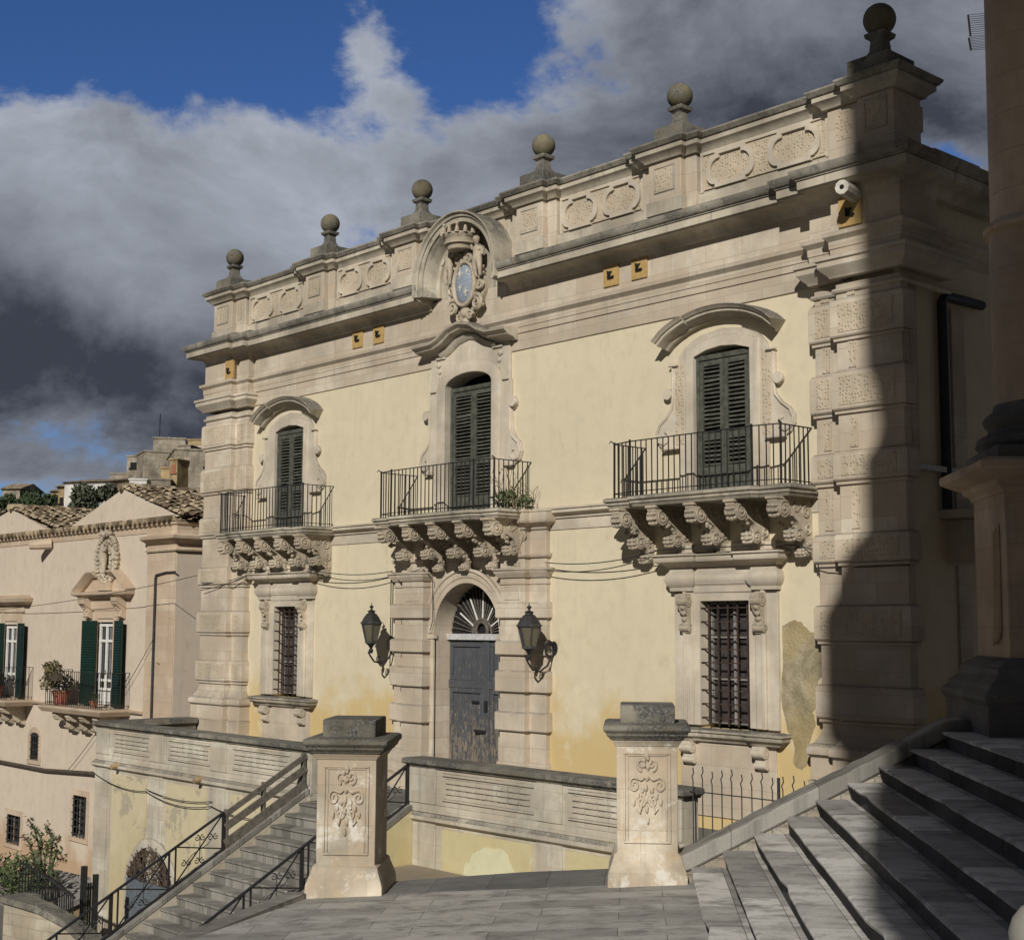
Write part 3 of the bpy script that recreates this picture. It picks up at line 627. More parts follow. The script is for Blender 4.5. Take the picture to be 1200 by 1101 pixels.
def side_surround(w, parent, verm):
    half = [(0.575, 2.12), (0.90, 2.12), (0.92, 2.90), (1.20, 2.90), (1.34, 2.96), (1.42, 3.08), (1.42, 3.22), (1.33, 3.34), (1.18, 3.44), (1.07, 3.58), (1.04, 3.72), (1.12, 3.70), (1.20, 3.76), (1.20, 3.86), (1.12, 3.91), (1.06, 3.88), (1.06, 4.26), (0.94, 4.28), (0.90, 4.40), (0.76, 4.56), (0.45, 4.70), (0.0, 4.76)]
    inner = [(0.0, 4.47), (0.3, 4.44), (0.575, 4.36)]
    R_ = [(w+x, z) for x, z in half]; I_ = [(w+x, z) for x, z in inner]
    mb = MB(); mb.prism(R_+I_, -0.05, 0.30); mb.prism([(2*w-x, z) for x, z in reversed(R_+I_)], -0.05, 0.30)
    for s in (1, -1):
        a = lambda p: [(w+s*x, -0.058, z) for x, z in p]
        mb.tube(a([(1.03, 4.24), (1.03, 3.75), (1.06, 3.56), (1.18, 3.42), (1.33, 3.31), (1.39, 3.18), (1.36, 3.04), (1.24, 2.98), (1.14, 3.04), (1.13, 3.15), (1.21, 3.2)]), 0.026, 6)
        mb.cyl((w+s*1.13, -0.10, 3.81), (w+s*1.13, -0.03, 3.81), 0.095, 14)
        mb.box(w+s*1.07-.19, w+s*1.07+.19, -0.12, -0.04, 2.88, 2.915)
        mb.box(w+s*1.0-.1, w+s*1.0+.1, -0.10, -0.04, 4.26, 4.29)
    mb.elev([(w+x, z) for x, z in ((-.575, 2.12), (-.575, 4.36), (-.3, 4.44), (0, 4.47), (.3, 4.44), (.575, 4.36), (.575, 2.12))], [(0.0, -0.045), (0.0, -0.075), (0.17, -0.075), (0.19, -0.06), (0.19, -0.045)])
    o = mb.build('window_surround', 'limestone_plain', parent, 0.008)
    if verm:
        for s in (1, -1): MB().prism([(w+s*x, z) for x, z in ((0.80, 2.95), (0.98, 2.95), (0.98, 4.2), (0.80, 4.32))][::s], -0.056, -0.04).build('rusticated_panel', 'limestone_verm', o)
    # curved hood
    q = MB(); arcp = []
    for i in range(17):
        x = -1.08+2.16*i/16; arcp.append((w+x, 4.50+0.36*(1-(x/1.08)**2)**0.8))
    def hood(path, k):
        q.elev(path, [(0.04, 0.02), (0.04, -0.09), (0.08, -0.13), (0.11, -0.22-k), (0.13, -0.25-k), (0.175, -0.25-k), (0.18, -0.28-k), (0.205, -0.30-k), (0.23, -0.33-k), (0.24, -0.32-k), (0.26, 0.02)])
    hood(arcp[:5], 0.05); hood(arcp[4:13], 0.0); hood(arcp[12:], 0.05)
    q.build('hood', 'weathered_pale', o)
for i, w in enumerate(WX):
    win = MB().box(w-.57, w+.57, 0.02, 0.30, 2.07, 2.11).build('upper_window', 'limestone_plain', pal)
    shutters(win, w-0.56, w+0.56, 2.12, 4.37, 0.0); side_surround(w, win, i == 1)
# central window
win = MB().box(CX-.69, CX+.69, 0.02, 0.30, 2.07, 2.11).build('upper_window', 'limestone_plain', pal)
shutters(win, CX-0.68, CX+0.68, 2.12, 4.62, 0.06)
half = [(0.69, 2.12), (1.05, 2.12), (1.08, 3.0), (1.30, 2.98), (1.47, 3.05), (1.52, 3.2), (1.48, 3.36), (1.35, 3.48), (1.26, 3.62), (1.24, 4.0), (1.30, 4.02), (1.37, 4.08), (1.37, 4.20), (1.30, 4.25), (1.22, 4.22), (1.22, 4.55), (1.18, 4.6), (1.18, 5.30), (0.0, 5.52)]
inner = [(0.0, 4.86)]+[(0.69*math.sin(R(a)), 4.62+0.24*math.cos(R(a))) for a in (20, 40, 60, 75)]+[(0.69, 4.62)]
mb = MB(); A = [(CX+x, z) for x, z in half+inner]; mb.prism(A, -0.06, 0.35); mb.prism([(2*CX-x, z) for x, z in reversed(A)], -0.06, 0.35)
for s in (1, -1):
    mb.tube([(CX+s*x, -0.07, z) for x, z in ((1.2, 4.2), (1.2, 3.62), (1.28, 3.48), (1.43, 3.36), (1.48, 3.2), (1.43, 3.08), (1.3, 3.05), (1.22, 3.13), (1.25, 3.24), (1.32, 3.25))], 0.03, 6)
    mb.cyl((CX+s*1.29, -0.12, 4.14), (CX+s*1.29, -0.03, 4.14), 0.10, 14)
    mb.box(CX+s*1.18-.14, CX+s*1.18+.14, -0.12, -0.04, 2.95, 2.985)
    mb.box(CX+s*1.08-.09, CX+s*1.08+.09, -0.10, -0.04, 4.58, 4.61); mb.box(CX+s*0.85-.14, CX+s*0.85+.14, -0.10, -0.04, 5.22, 5.26)
    for k in range(3): mb.blob((CX+s*(0.92-.03*k), -0.07, 5.12-.13*k), (.09-.02*k, .03, .07), 1)
mb.elev([(CX-.69, 2.12), (CX-.69, 4.62)]+[(CX-0.69*math.cos(R(a)), 4.62+0.24*math.sin(R(a))) for a in range(15, 180, 15)]+[(CX+.69, 4.62), (CX+.69, 2.12)], [(0.0, -0.055), (0.0, -0.10), (0.22, -0.10), (0.25, -0.085), (0.25, -0.055)])
o = mb.build('window_surround', 'limestone_plain', win, 0.008)
q = MB(); hp = [(-1.38, 5.30), (-0.80, 5.32), (-0.55, 5.40), (-0.28, 5.55), (0, 5.60), (0.28, 5.55), (0.55, 5.40), (0.80, 5.32), (1.38, 5.30)]
q.elev([(CX+x, z) for x, z in hp], [(0.0, 0.02), (0.0, -0.10), (0.05, -0.16), (0.08, -0.30), (0.12, -0.33), (0.13, -0.36), (0.16, -0.40), (0.19, -0.41), (0.21, -0.39), (0.23, 0.02)])
q.elev([(CX+x, z-.10) for x, z in hp[1:-1]], [(0.0, 0.02), (0.0, -0.08), (0.04, -0.13), (0.098, -0.16), (0.098, 0.02)])
q.build('hood', 'weathered_pale', o)

# ---- balconies
def corbel(x, parent, zt, d):
    mb = MB(); wd = 0.108; k = d/0.80
    prof = [(0.03, zt), (-.78*k, zt), (-.80*k, zt-.05), (-.76*k, zt-.12), (-.62*k, zt-.30), (-.46*k, zt-.27), (-.34*k, zt-.34), (-.27*k, zt-.44), (-.28*k, zt-.58), (-.18*k, zt-.62), (-.13*k, zt-.72), (-.08*k, zt-.84), (0.03, zt-.90)]
    mb.prism_x(prof, x-wd*.82, x+wd*.82)
    mb.box(x-wd, x+wd, -.82*k, 0.02, zt-.035, zt+.004)
    for (cy, cz, r, w) in ((-.66*k, zt-.175, .135, 1.05), (-.33*k, zt-.54, .105, 1.0), (-.12*k, zt-.79, .075, .95)):
        mb.cyl((x-wd*w, cy, cz), (x+wd*w, cy, cz), r, 16)
        for s in (-1, 1):
            mb.spiral((cy, cz), r*0.86, 1.7, x+s*wd*w, 0.020, 1, R(60), 'yz')
            mb.blob((x+s*wd*w, cy, cz), (.03, .04, .04), 1)
        for j in range(3):   # carved leaf lobes over the front of each scroll
            a = R(160+j*34); p = (x+random.uniform(-.01, .01), cy+math.cos(a)*r*1.0, cz+math.sin(a)*r*1.0)
            mb.blob(p, (wd*0.95, .035, .045), 1, 0.12)
            for s in (-1, 1): mb.blob((x+s*wd*.62, p[1]-.012, p[2]), (.04, .028, .035), 1, 0.1)
    for s in (-1, 1):
        for (cy, cz, r_, st) in ((-.36*k, zt-.15, .09, 0), (-.15*k, zt-.20, .10, 90), (-.12*k, zt-.46, .085, 200)):
            mb.spiral((cy, cz), r_, 1.5, x+s*wd*.84, .022, s, R(st), 'yz')
    for j in range(30):
        q = random.random(); mb.blob((x+random.choice((-1, 1))*wd*.84, (-.06-.62*q)*k, zt-.70+.52*q+random.uniform(-.06, .06)), (.018, .05, .035), 1, 0.2)
    mb.build('corbel', 'limestone_carved', parent, 0, 60)
def balcony(cx, d, hw, rail_d):
    zt = 1.90
    path = [(cx-hw-.12, 0), (cx-hw-.12, -d+.12), (cx-hw+.42, -d+.12), (cx-hw+.50, -d), (cx+hw-.50, -d), (cx+hw-.42, -d+.12), (cx+hw+.12, -d+.12), (cx+hw+.12, 0)]
    mb = MB(); mb.plan(path, [(-.06, zt), (0.0, zt), (0.03, zt+.05), (0.05, zt+.06), (0.05, zt+.10), (0.085, zt+.12), (0.085, zt+.165), (0.06, zt+.18), (-.06, zt+.18)])
    mb.prism_z([(p[0], p[1]+.005) for p in path], zt+.002, zt+.176)
    bal = mb.build('balcony', 'weathered', pal, 0.006)
    for i in range(5): corbel(cx+(-2+i)*hw*0.47, bal, zt, d)
    rp = [(cx-hw, 0.02), (cx-hw, -rail_d), (cx-hw+.45, -rail_d-.10), (cx+hw-.45, -rail_d-.10), (cx+hw, -rail_d), (cx+hw, 0.02)]
    mb = MB(); z0, z1 = zt+.18, 2.97
    for a, b_ in zip(rp, rp[1:]):
        mb.bar((*a, z1), (*b_, z1), 0.035, 0.014); mb.bar((*a, z0+.07), (*b_, z0+.07), 0.03, 0.012)
        L = (Vector(b_)-Vector(a)).length; n = max(2, round(L/0.118))
        for i in range(n+1):
            if i == n and b_ != rp[-1]: continue
            q = i/n; x, y = a[0]+(b_[0]-a[0])*q, a[1]+(b_[1]-a[1])*q
            if y > 0: continue
            wd = 0.026 if i == 0 else 0.014
            j = random.uniform(-.006, .006)
            mb.bar((x, y, z0-.01), (x+j, y, z1+(0.03 if i == 0 and y < -.1 else 0)), wd)
    for s in (-1, 1): mb.tube([(cx+s*hw, -rail_d+.02, z1), (cx+s*(hw+.02), -rail_d-.06, z1+.05), (cx+s*(hw+.03), -rail_d-.08, z1+.01)], 0.01, 5)
    mb.build('railing', 'iron', bal)
    return bal
balcony(6.34, 0.86, 1.69, 0.76); balcony(0.13, 1.02, 1.68, 0.90); balcony(-6.16, 0.86, 1.68, 0.78)
# stone apron pieces under the balcony brackets, hoods of the ground-floor windows
def ground_window(w):
    mb = MB(); zb, zt = -1.55, 0.40; hw = 0.49
    # frame: jambs + lintel with fasciae
    P_ = [(w-hw, zb), (w-hw, zt), (w+hw, zt), (w+hw, zb)]
    mb.elev(P_, [(0.0, 0.30), (0.0, -0.07), (0.13, -0.07), (0.14, -0.09), (0.26, -0.095), (0.27, -0.12), (0.32, -0.12), (0.34, -0.09), (0.34, 0.02), (0.05, 0.30)])
    for s in (-1, 1): mb.box(w+s*0.93-.105, w+s*0.93+.105, -0.055, 0.02, -1.56, 0.55)
    o = mb.build('window', 'limestone_plain', pal, 0.006)
    mb = MB(); EP = [(w-1.04, 0.02), (w-1.04, -0.10), (w-1.04+.42, -0.10), (w-.62, -0.04), (w+.62, -0.04), (w+.62, -0.10), (w+1.04, -0.10), (w+1.04, 0.02)]
    mb.plan(EP, [(-.04, 0.56), (0.03, 0.56), (0.035, 0.62), (0.07, 0.66), (0.10, 0.74), (0.085, 0.82), (0.04, 0.88), (0.02, 0.94), (-.04, 0.94)])
    mb.plan(EP, [(-.04, 0.942), (0.07, 0.942), (0.10, 0.98), (0.20, 1.02), (0.22, 1.06), (0.22, 1.10), (0.25, 1.12), (0.25, 1.15), (-.04, 1.17)])
    mb.plan(EP, [(-.04, 1.17), (0.05, 1.17), (0.05, 1.30), (-.04, 1.30)])
    mb.build('hood', 'limestone_plain', o, 0.005)
    for s in (-1, 1):   # consoles beside the lintel
        mb = MB()
        x = w+s*0.74
        mb.prism_x([(-.05, .52), (-.22, .52), (-.24, .42), (-.20, .28), (-.13, .18), (-.15, .02), (-.13, -.10), (-.05, -.14)], x-.085, x+.085)
        for cy, cz, r in ((-.17, .40, .085), (-.125, -.02, .065)):
            mb.cyl((x-.10, cy, cz), (x+.10, cy, cz), r, 14)
            for q in (-1, 1): mb.spiral((cy, cz), r*.8, 1.5, x+q*.10, .013, 1, 0, 'yz')
        for j in range(4): mb.blob((x, -.20+.02*j, .30-.09*j), (.06, .03, .045), 1, .1)
        mb.build('console', 'limestone_carved', o, 0, 50)
    mb = MB(); SP = [(w-1.10, 0.02), (w-1.10, -0.13), (w-.58, -0.13), (w-.48, -0.08), (w+.48, -0.08), (w+.58, -0.13), (w+1.10, -0.13), (w+1.10, 0.02)]
    mb.plan(SP, [(-.05, -1.80), (0.0, -1.80), (0.03, -1.75), (0.09, -1.72), (0.10, -1.68), (0.10, -1.66), (0.13, -1.65), (0.13, -1.61), (-.05, -1.585)])
    mb.prism_z([(p[0], p[1]) for p in SP], -1.79, -1.59)
    mb.build('sill', 'weathered', o, 0.006)
    for s in (-1, 1):
        x = w+s*0.72; mb = MB()
        mb.prism_x([(0.0, -1.80), (-.20, -1.80), (-.21, -1.93), (-.12, -2.0), (-.13, -2.12), (0, -2.2)], x-.10, x+.10)
        mb.cyl((x-.115, -.14, -1.90), (x+.115, -.14, -1.90), .085, 14); mb.cyl((x-.11, -.08, -2.09), (x+.11, -.08, -2.09), .065, 14)
        for q in (-1, 1): mb.spiral((-.14, -1.90), .065, 1.4, x+q*.115, .012, 1, 0, 'yz')
        mb.build('sill_bracket', 'limestone_plain', o, 0.004)
    mb = MB(); mb.box(w-.95, w+.95, -0.03, 0.02, -2.95, -1.80); mb.build('apron', 'limestone', o, 0.004)
    mb = MB()   # glazing behind bars
    mb.box(w-hw, w+hw, 0.24, 0.27, zb, zt); mb.build('pane', 'curtain', o)
    mb = MB()
    for x in (w-hw+.02, w, w+hw-.02): mb.box(x-.018, x+.018, 0.19, 0.24, zb, zt)
    for z in (zb+.03, zb+.72, zb+1.38, zt-.03): mb.box(w-hw, w+hw, 0.195, 0.238, z-.012, z+.012)
    mb.build('sash', 'worn_paint', o)
    mb = MB()
    for i in range(5): x = w-hw+.10+i*(2*hw-.2)/4; mb.bar((x, 0.03, zb-.0), (x, 0.03, zt), 0.022)
    for i in range(9): z = zb+.12+i*.215; mb.bar((w-hw, 0.03, z), (w+hw, 0.03, z+random.uniform(-.01, .01)), 0.03, 0.018); mb.bar((w-hw, 0.03, z), (w-hw, -.045, z), 0.022)
    mb.build('iron_bars', 'rust', o)
for w in WX: ground_window(w+(0.02 if w < 0 else 0.0))

# ---- central portal
mb = MB(); DX = 0.06; AR = 0.96; SPZ = -0.16
half = [(DX-AR, TZ-.05)]+arc(DX, SPZ, AR, 180, 0, 30)+[(DX+AR, TZ-.05), (DX+1.30, TZ-.05), (DX+1.30, 1.22), (DX-1.30, 1.22), (DX-1.30, TZ-.05)]
L_ = [(DX-AR, TZ-.05)]+arc(DX, SPZ, AR, 180, 90, 16)+[(DX, 1.22), (DX-1.10, 1.22), (DX-1.10, TZ-.05)]
mb.prism(L_, -0.04, 0.5); mb.prism([(2*DX-x, z) for x, z in reversed(L_)], -0.04, 0.5)
AP = [(DX-AR, TZ)]+arc(DX, SPZ, AR, 180, 0, 30)+[(DX+AR, TZ)]
mb.elev([(DX-AR, SPZ)]+arc(DX, SPZ, AR, 180, 0, 30)[1:-1]+[(DX+AR, SPZ)], [(0.0, -0.035), (0.0, -0.07), (0.10, -0.07), (0.11, -0.09), (0.21, -0.095), (0.23, -0.13), (0.29, -0.12), (0.29, -0.035)])
for s in (-1, 1): mb.box(DX+s*(AR+.06)-.10, DX+s*(AR+.06)+.10, -0.10, 0.0, SPZ-.10, SPZ-.003); mb.box(DX+s*(AR+.055)-.055, DX+s*(AR+.055)+.055, -0.075, 0.0, TZ, SPZ-.10)
port = mb.build('portal', 'limestone', pal, 0.006)
for s in (-1, 1):
    mb = MB(); xm0, xm1, xo = 1.14, 1.80, 2.22
    X = lambda a: CX+s*a
    path = [(X(xm0), 0.02), (X(xm0), -0.24), (X(xm1), -0.24), (X(xm1), -0.10), (X(xo), -0.10), (X(xo), 0.02)]
    if s < 0: path = [(x, y) for x, y in reversed(path)]
    mb.plan(path, [(-.06, TZ-.05), (0, TZ-.05), (0, 1.9), (-.06, 1.9)])
    for z0, z1 in ((0.13, 0.42), (-.53, -.27), (-1.19, -.80), (-1.88, -1.53)):
        mb.plan(path, [(0.003, z0), (0.05, z0), (0.065, z0+.02), (0.065, z1-.03), (0.04, z1), (0.003, z1)])
    mb.plan(path, [(-.05, -2.42), (0.02, -2.42), (0.06, -2.52), (0.07, -2.62), (0.10, -2.66), (0.10, -2.85), (0.13, -2.88), (0.13, TZ-.05), (-.05, TZ-.05)])
    mb.plan(path, [(-.05, .74), (0.02, .74), (0.02, .78), (-.05, .78)])
    mb.plan(path, [(-.05, .86), (0.03, .86), (0.05, .90), (0.09, .95), (0.10, .99), (0.12, 1.0), (0.12, 1.03), (-.05, 1.05)])
    mb.plan(path, [(-.05, 1.22), (0.04, 1.22), (0.06, 1.26), (0.06, 1.29), (-.05, 1.30)])
    mb.plan(path, [(-.05, 1.72), (0.03, 1.72), (0.05, 1.78), (0.16, 1.84), (0.18, 1.9), (0.18, 2.02), (0.2, 2.03), (0.2, 2.08), (-.05, 2.08)])
    for (z0, z1) in ((.46, .70),): mb.box(min(X(1.26), X(1.68)), max(X(1.26), X(1.68)), -.252, -.2, z0, z1)
    o = mb.build('pilaster', 'limestone', port, 0.008)
    mb = MB(); cx = X(1.62)   # small volutes under the entablature block
    for dx, r in ((-.12, .10), (.12, .10)): mb.spiral((cx+dx, 1.60), r, 1.6, -.25, .02, 1 if dx < 0 else -1, R(90)); 
    mb.prism([(cx-.2, 1.7), (cx+.2, 1.7), (cx+.1, 1.45), (cx, 1.35), (cx-.1, 1.45)], -.262, -.2)
    mb.build('carved_capital', 'limestone_carved', o)
mb = MB(); mb.box(CX-1.2, CX+1.2, -0.06, 0.0, 1.222, 1.9); mb.build('lintel_band', 'limestone', port)
# door leaves
mb = MB(); y = 0.36
mb.box(DX-AR, DX+AR, y, y+.06, TZ, SPZ-.12)
xm = DX+0.16
for xa, xb in ((DX-AR+.02, xm-.10), (xm+.10, DX+AR-.02)):
    for z0, z1 in ((-3.02, -1.20), (-1.05, -.32)):
        for p in ((xa, xb, z1-.09, z1), (xa, xb, z0, z0+.10), (xa, xa+.09, z0+.1, z1-.09), (xb-.09, xb, z0+.1, z1-.09)): mb.box(p[0], p[1], y-.035, y+.01, p[2], p[3])
        n = 4
        for i in range(1, n): x = xa+.09+(xb-xa-.18)*i/n; mb.box(x-.006, x+.006, y-.006, y+.01, z0+.1, z1-.09)
mb.box(xm-.085, xm+.085, y-.05, y+.01, TZ, SPZ-.12); mb.box(DX-AR, DX+AR, y-.045, y+.01, -1.20, -1.05)
door = mb.build('door', 'old_door', port, 0.006)
mb = MB(); mb.box(xm-.30, xm+.02, y-.09, y-.055, -2.02, -1.97); mb.box(xm-.02, xm+.06, y-.085, y-.05, -1.62, -1.42); mb.box(xm-.42, xm-.22, y-.05, y-.03, -1.47, -1.43); mb.build('handle', 'iron', door)
mb = MB(); mb.box(DX-AR, DX+AR, y-.10, y+.06, SPZ-.12, SPZ+.0); mb.build('transom', 'grey_paint', door, 0.006)
mb = MB(); mb.prism(arc(DX, SPZ+.004, AR, 180, 0, 24), y+.04, y+.07); fan = mb.build('fanlight', 'dark_void', door)
mb = MB(); thin = MB()
for i in range(1, 24):
    a = R(180*i/24); thick = i % 4 == 0
    (mb if thick else thin).bar((DX+.26*math.cos(a), y, SPZ+.26*math.sin(a)), (DX+(.80 if thick else .9)*math.cos(a), y+.02, SPZ+(.80 if thick else .9)*math.sin(a)), 0.026 if thick else 0.016, 0.02, (0, 1, 0))
mb.build('pale_spoke', 'white_paint', fan); thin.build('spoke', 'weathered_wood', fan)
mb = MB()
mb.tube([(x, y-.02, z) for x, z in arc(DX, SPZ+.06, .17, 0, 360, 16)], .035, 6); mb.tube([(x, y-.01, z) for x, z in arc(DX, SPZ+.01, .27, 180, 0, 16)], .025, 6)
for i in range(22): a = R(180*(i+.5)/22); mb.blob((DX+.92*math.cos(a), y+.01, SPZ+.02+.9*math.sin(a)), .028, 1, .2)
mb.build('carved_rim', 'weathered_wood', fan)

# ---- coat of arms
mb = MB(); cy = -0.10; sx, sz = CX+.02, 6.52
mb.prism([(sx+.46*math.cos(R(a))*(1+.12*math.cos(R(3*a))), sz+.62*math.sin(R(a))) for a in range(0, 360, 15)], -.12, 0.0)
mb.tube([(sx+.31*math.cos(R(a)), -.22, sz+.06+.43*math.sin(R(a))) for a in range(0, 361, 15)], .05, 7)
for s in (-1, 1):
    mb.spiral((sx+s*.15, sz+.55), .12, 1.6, -.24, .04, s, R(90)); mb.spiral((sx+s*.36, sz-.36), .16, 1.7, -.20, .05, -s, R(90+s*30))
    mb.spiral((sx+s*.43, sz+.0), .13, 1.4, -.18, .045, s, R(90)); mb.spiral((sx+s*.15, sz-.58), .10, 1.4, -.2, .035, s, R(0))
    for j in range(9): mb.blob((sx+s*(.36+.10*math.sin(j)), -.16, sz+.42-.105*j), (.085, .07, .055), 1, .15)
mb.blob((sx, -.18, sz-.50), (.13, .08, .12), 2, .05); mb.blob((sx, -.16, sz-.68), (.10, .07, .10), 2, .05)
for j in range(5): mb.blob((sx+(j-2)*.09, -.14, sz-.80-.02*abs(j-2)), (.04, .04, .09), 1)
arms = mb.build('coat_of_arms', 'limestone_carved', pal, 0, 60)
mb = MB(); mb.blob((sx, -.19, sz+.06), (.275, .09, .40), 3); sh = mb.build('shield', 'slate_blue', arms)
mb = MB()
for (dx, dz, r) in ((-.08, .20, .10), (.12, .22, .05), (.10, -.18, .07), (-.06, -.08, .05)):
    yy = -.19-.09*math.sqrt(max(0, 1-(dx/.275)**2-(dz/.40)**2))-.004
    for k in range(8): a = R(45*k); mb.bar((sx+dx, yy, sz+.06+dz), (sx+dx+r*(1 if k % 2 == 0 else .55)*math.cos(a), yy+.004, sz+.06+dz+r*(1.3 if k % 2 == 0 else .55)*math.sin(a)), .018, .014, (0, 1, 0))
mb.build('star', 'pale_stone_tube', sh)
mb = MB(); kz = 7.30   # crown
mb.lathe([(.27, 0), (.33, .02), (.33, .05), (.30, .07), (.31, .15), (.36, .18), (.36, .22), (.28, .22)], (sx-.02, -.30, kz), 24)
mb.lathe([(.25, -.08), (.27, -.02), (.27, .0)], (sx-.02, -.30, kz), 24)
for i in range(14):
    a = 2*PI*i/14; p = (sx-.02+.36*math.cos(a), -.30+.36*math.sin(a))
    mb.blob((*p, kz+.25), .05, 1); mb.tube([(*p, kz+.2), (p[0]*1.0, p[1], kz+.34)], [.05, .02], 5)
    if i % 2 == 0: mb.blob((*p, kz+.37), .042, 1)
mb.build('crown', 'limestone_carved', arms, 0, 60)
def skin_figure(name, parent, mat, verts, edges, radii, heads=()):
    me = bpy.data.meshes.new(name); me.from_pydata(verts, edges, []); me.materials.append(MATS[mat])
    o = bpy.data.objects.new(name, me); COL.objects.link(o)
    sk = o.modifiers.new('skin', 'SKIN'); sk.use_smooth_shade = True
    for i, r in enumerate(radii): me.skin_vertices[0].data[i].radius = (r, r)
    me.skin_vertices[0].data[0].use_root = True
    o.modifiers.new('sub', 'SUBSURF').levels = 2; o.modifiers['sub'].render_levels = 2
    attach(o, parent); return o
for s in (-1, 1):
    bx = sx+s*.42; bz = 6.96
    V = [(bx, -.20, bz), (bx, -.23, bz+.14), (bx-s*.01, -.23, bz+.25), (bx-s*.02, -.24, bz+.31), (bx-s*.03, -.25, bz+.40),
         (bx+s*.14, -.24, bz+.22), (bx+s*.19, -.30, bz+.06), (bx-s*.13, -.26, bz+.24), (bx-s*.19, -.27, bz+.38),
         (bx+s*.07, -.26, bz-.06), (bx+s*.10, -.27, bz-.20), (bx+s*.08, -.24, bz-.33), (bx-s*.06, -.27, bz-.08), (bx-s*.04, -.27, bz-.21), (bx-s*.02, -.24, bz-.34), (bx-s*.03, -.26, bz+.50)]
    E_ = [(0, 1), (1, 2), (2, 3), (3, 4), (2, 5), (5, 6), (2, 7), (7, 8), (0, 9), (9, 10), (10, 11), (0, 12), (12, 13), (13, 14), (4, 15)]
    skin_figure('cherub', arms, 'limestone_carved', V, E_, [.085, .08, .065, .032, .088, .042, .03, .042, .03, .06, .045, .03, .06, .045, .03, .075])

# ---- drain spout above the right pier, yellow boards in the frieze
mb = MB(); tip = at_y(986.5, 219, -.80); p0 = at_y(1003, 229, -.33); dv = (tip-p0).normalized(); p0 -= dv*.1
mb.cyl(p0, tip, 0.125, 10, 0.108); mb.build('drain_spout', 'pale_stone_tube', pal)
mb = MB(); mb.cyl(tip-dv*.01, tip+dv*.004, 0.036, 12); mb.build('spout_hole', 'dark_void', pal)
boards = [(420, 394, 'leftmost'), (444.5, 388.5, ''), (717, 319, ''), (750, 310, ''), (269.5, 432, ''), (997, 245, '')]
labels = ['small ochre board with dark hook, left one of the pair between left and middle window', 'small ochre board with dark hook, right one of the pair between left and middle window',
          'small ochre board with dark hook, left one of the pair above the right window', 'small ochre board with dark hook, right one of the pair above the right window',
          'single ochre board with dark hook at the top of the left corner pier', 'ochre board with dark hook partly shaded under the stone drain spout']
for (u, v, _), lb in zip(boards, labels):
    pier_ = u < 300 or u > 900
    Y = -0.33 if pier_ else -0.03; p = at_y(u, v, Y)
    bd = thing('wall_board', lb, 'wall board', (p.x, Y, p.z), 'ochre boards set in the frieze')
    hw = .20 if u > 900 else .18
    mb = MB(); mb.box(p.x-hw, p.x+hw, Y-.03, Y+.02, p.z-.25, p.z+.20); mb.build('board', 'ochre_board', bd, .004)
    mb = MB(); z_ = p.z-.05; mb.box(p.x-.06, p.x+.08, Y-.07, Y-.028, z_-.06, z_-.03); mb.obox((p.x-.04, Y-.05, z_+.01), (.014, 0, .0), (0, .02, 0), (-.012, 0, .06)); mb.obox((p.x-.01, Y-.05, z_+.01), (.014, 0, .0), (0, .02, 0), (.035, 0, .045)); mb.build('hook', 'iron', bd)

# ---- dark side of the palace, facing the church
mb = MB(); mb.tube([(9.79, 1.95, 4.86), (9.79, .90, 4.84), (9.79, .82, 4.74), (9.79, .82, 2.3), (9.79, .82, 1.7)], .075, 10); mb.build('drainpipe', 'iron', pal)
mb = MB(); mb.box(9.64, 10.3, 0.72, 3.0, 1.55, 1.68); mb.box(9.64, 10.2, .95, 1.2, .9, 1.55); o = mb.build('balcony', 'limestone', pal, .01)
mb = MB(); mb.box(9.62, 9.83, -.08, 2.2, 2.22, 2.30); mb.build('ledge', 'grey_paint', pal)
mb = MB(); mb.box(9.65, 9.74, 1.15, 1.5, TZ, 4.7); mb.box(9.65, 9.735, .03, .22, 2.4, 5); mb.build('side_pilaster', 'limestone', pal)

# ---- plaster loss beside the right ground-floor window
poly = [(7.44, 0.02), (7.62, 0.10), (7.80, 0.06), (7.92, -.06), (8.10, -.12), (8.215, -.30), (8.20, -.62), (8.06, -.80), (8.10, -1.05), (7.96, -1.25), (8.02, -1.45), (7.86, -1.72), (7.90, -1.95), (7.74, -2.12), (7.58, -2.02), (7.62, -1.75), (7.50, -1.55), (7.40, -1.2), (7.42, -.6)]
pts = []
for (a, b_) in zip(poly, poly[1:]+poly[:1]):
    for i in range(4): q = i/4; pts.append((a[0]+(b_[0]-a[0])*q+random.uniform(-.018, .018), a[1]+(b_[1]-a[1])*q+random.uniform(-.018, .018)))
mb = MB(); mb.prism(pts, -0.006, 0.02); mb.build('bare_patch', 'bare_mortar', pal)

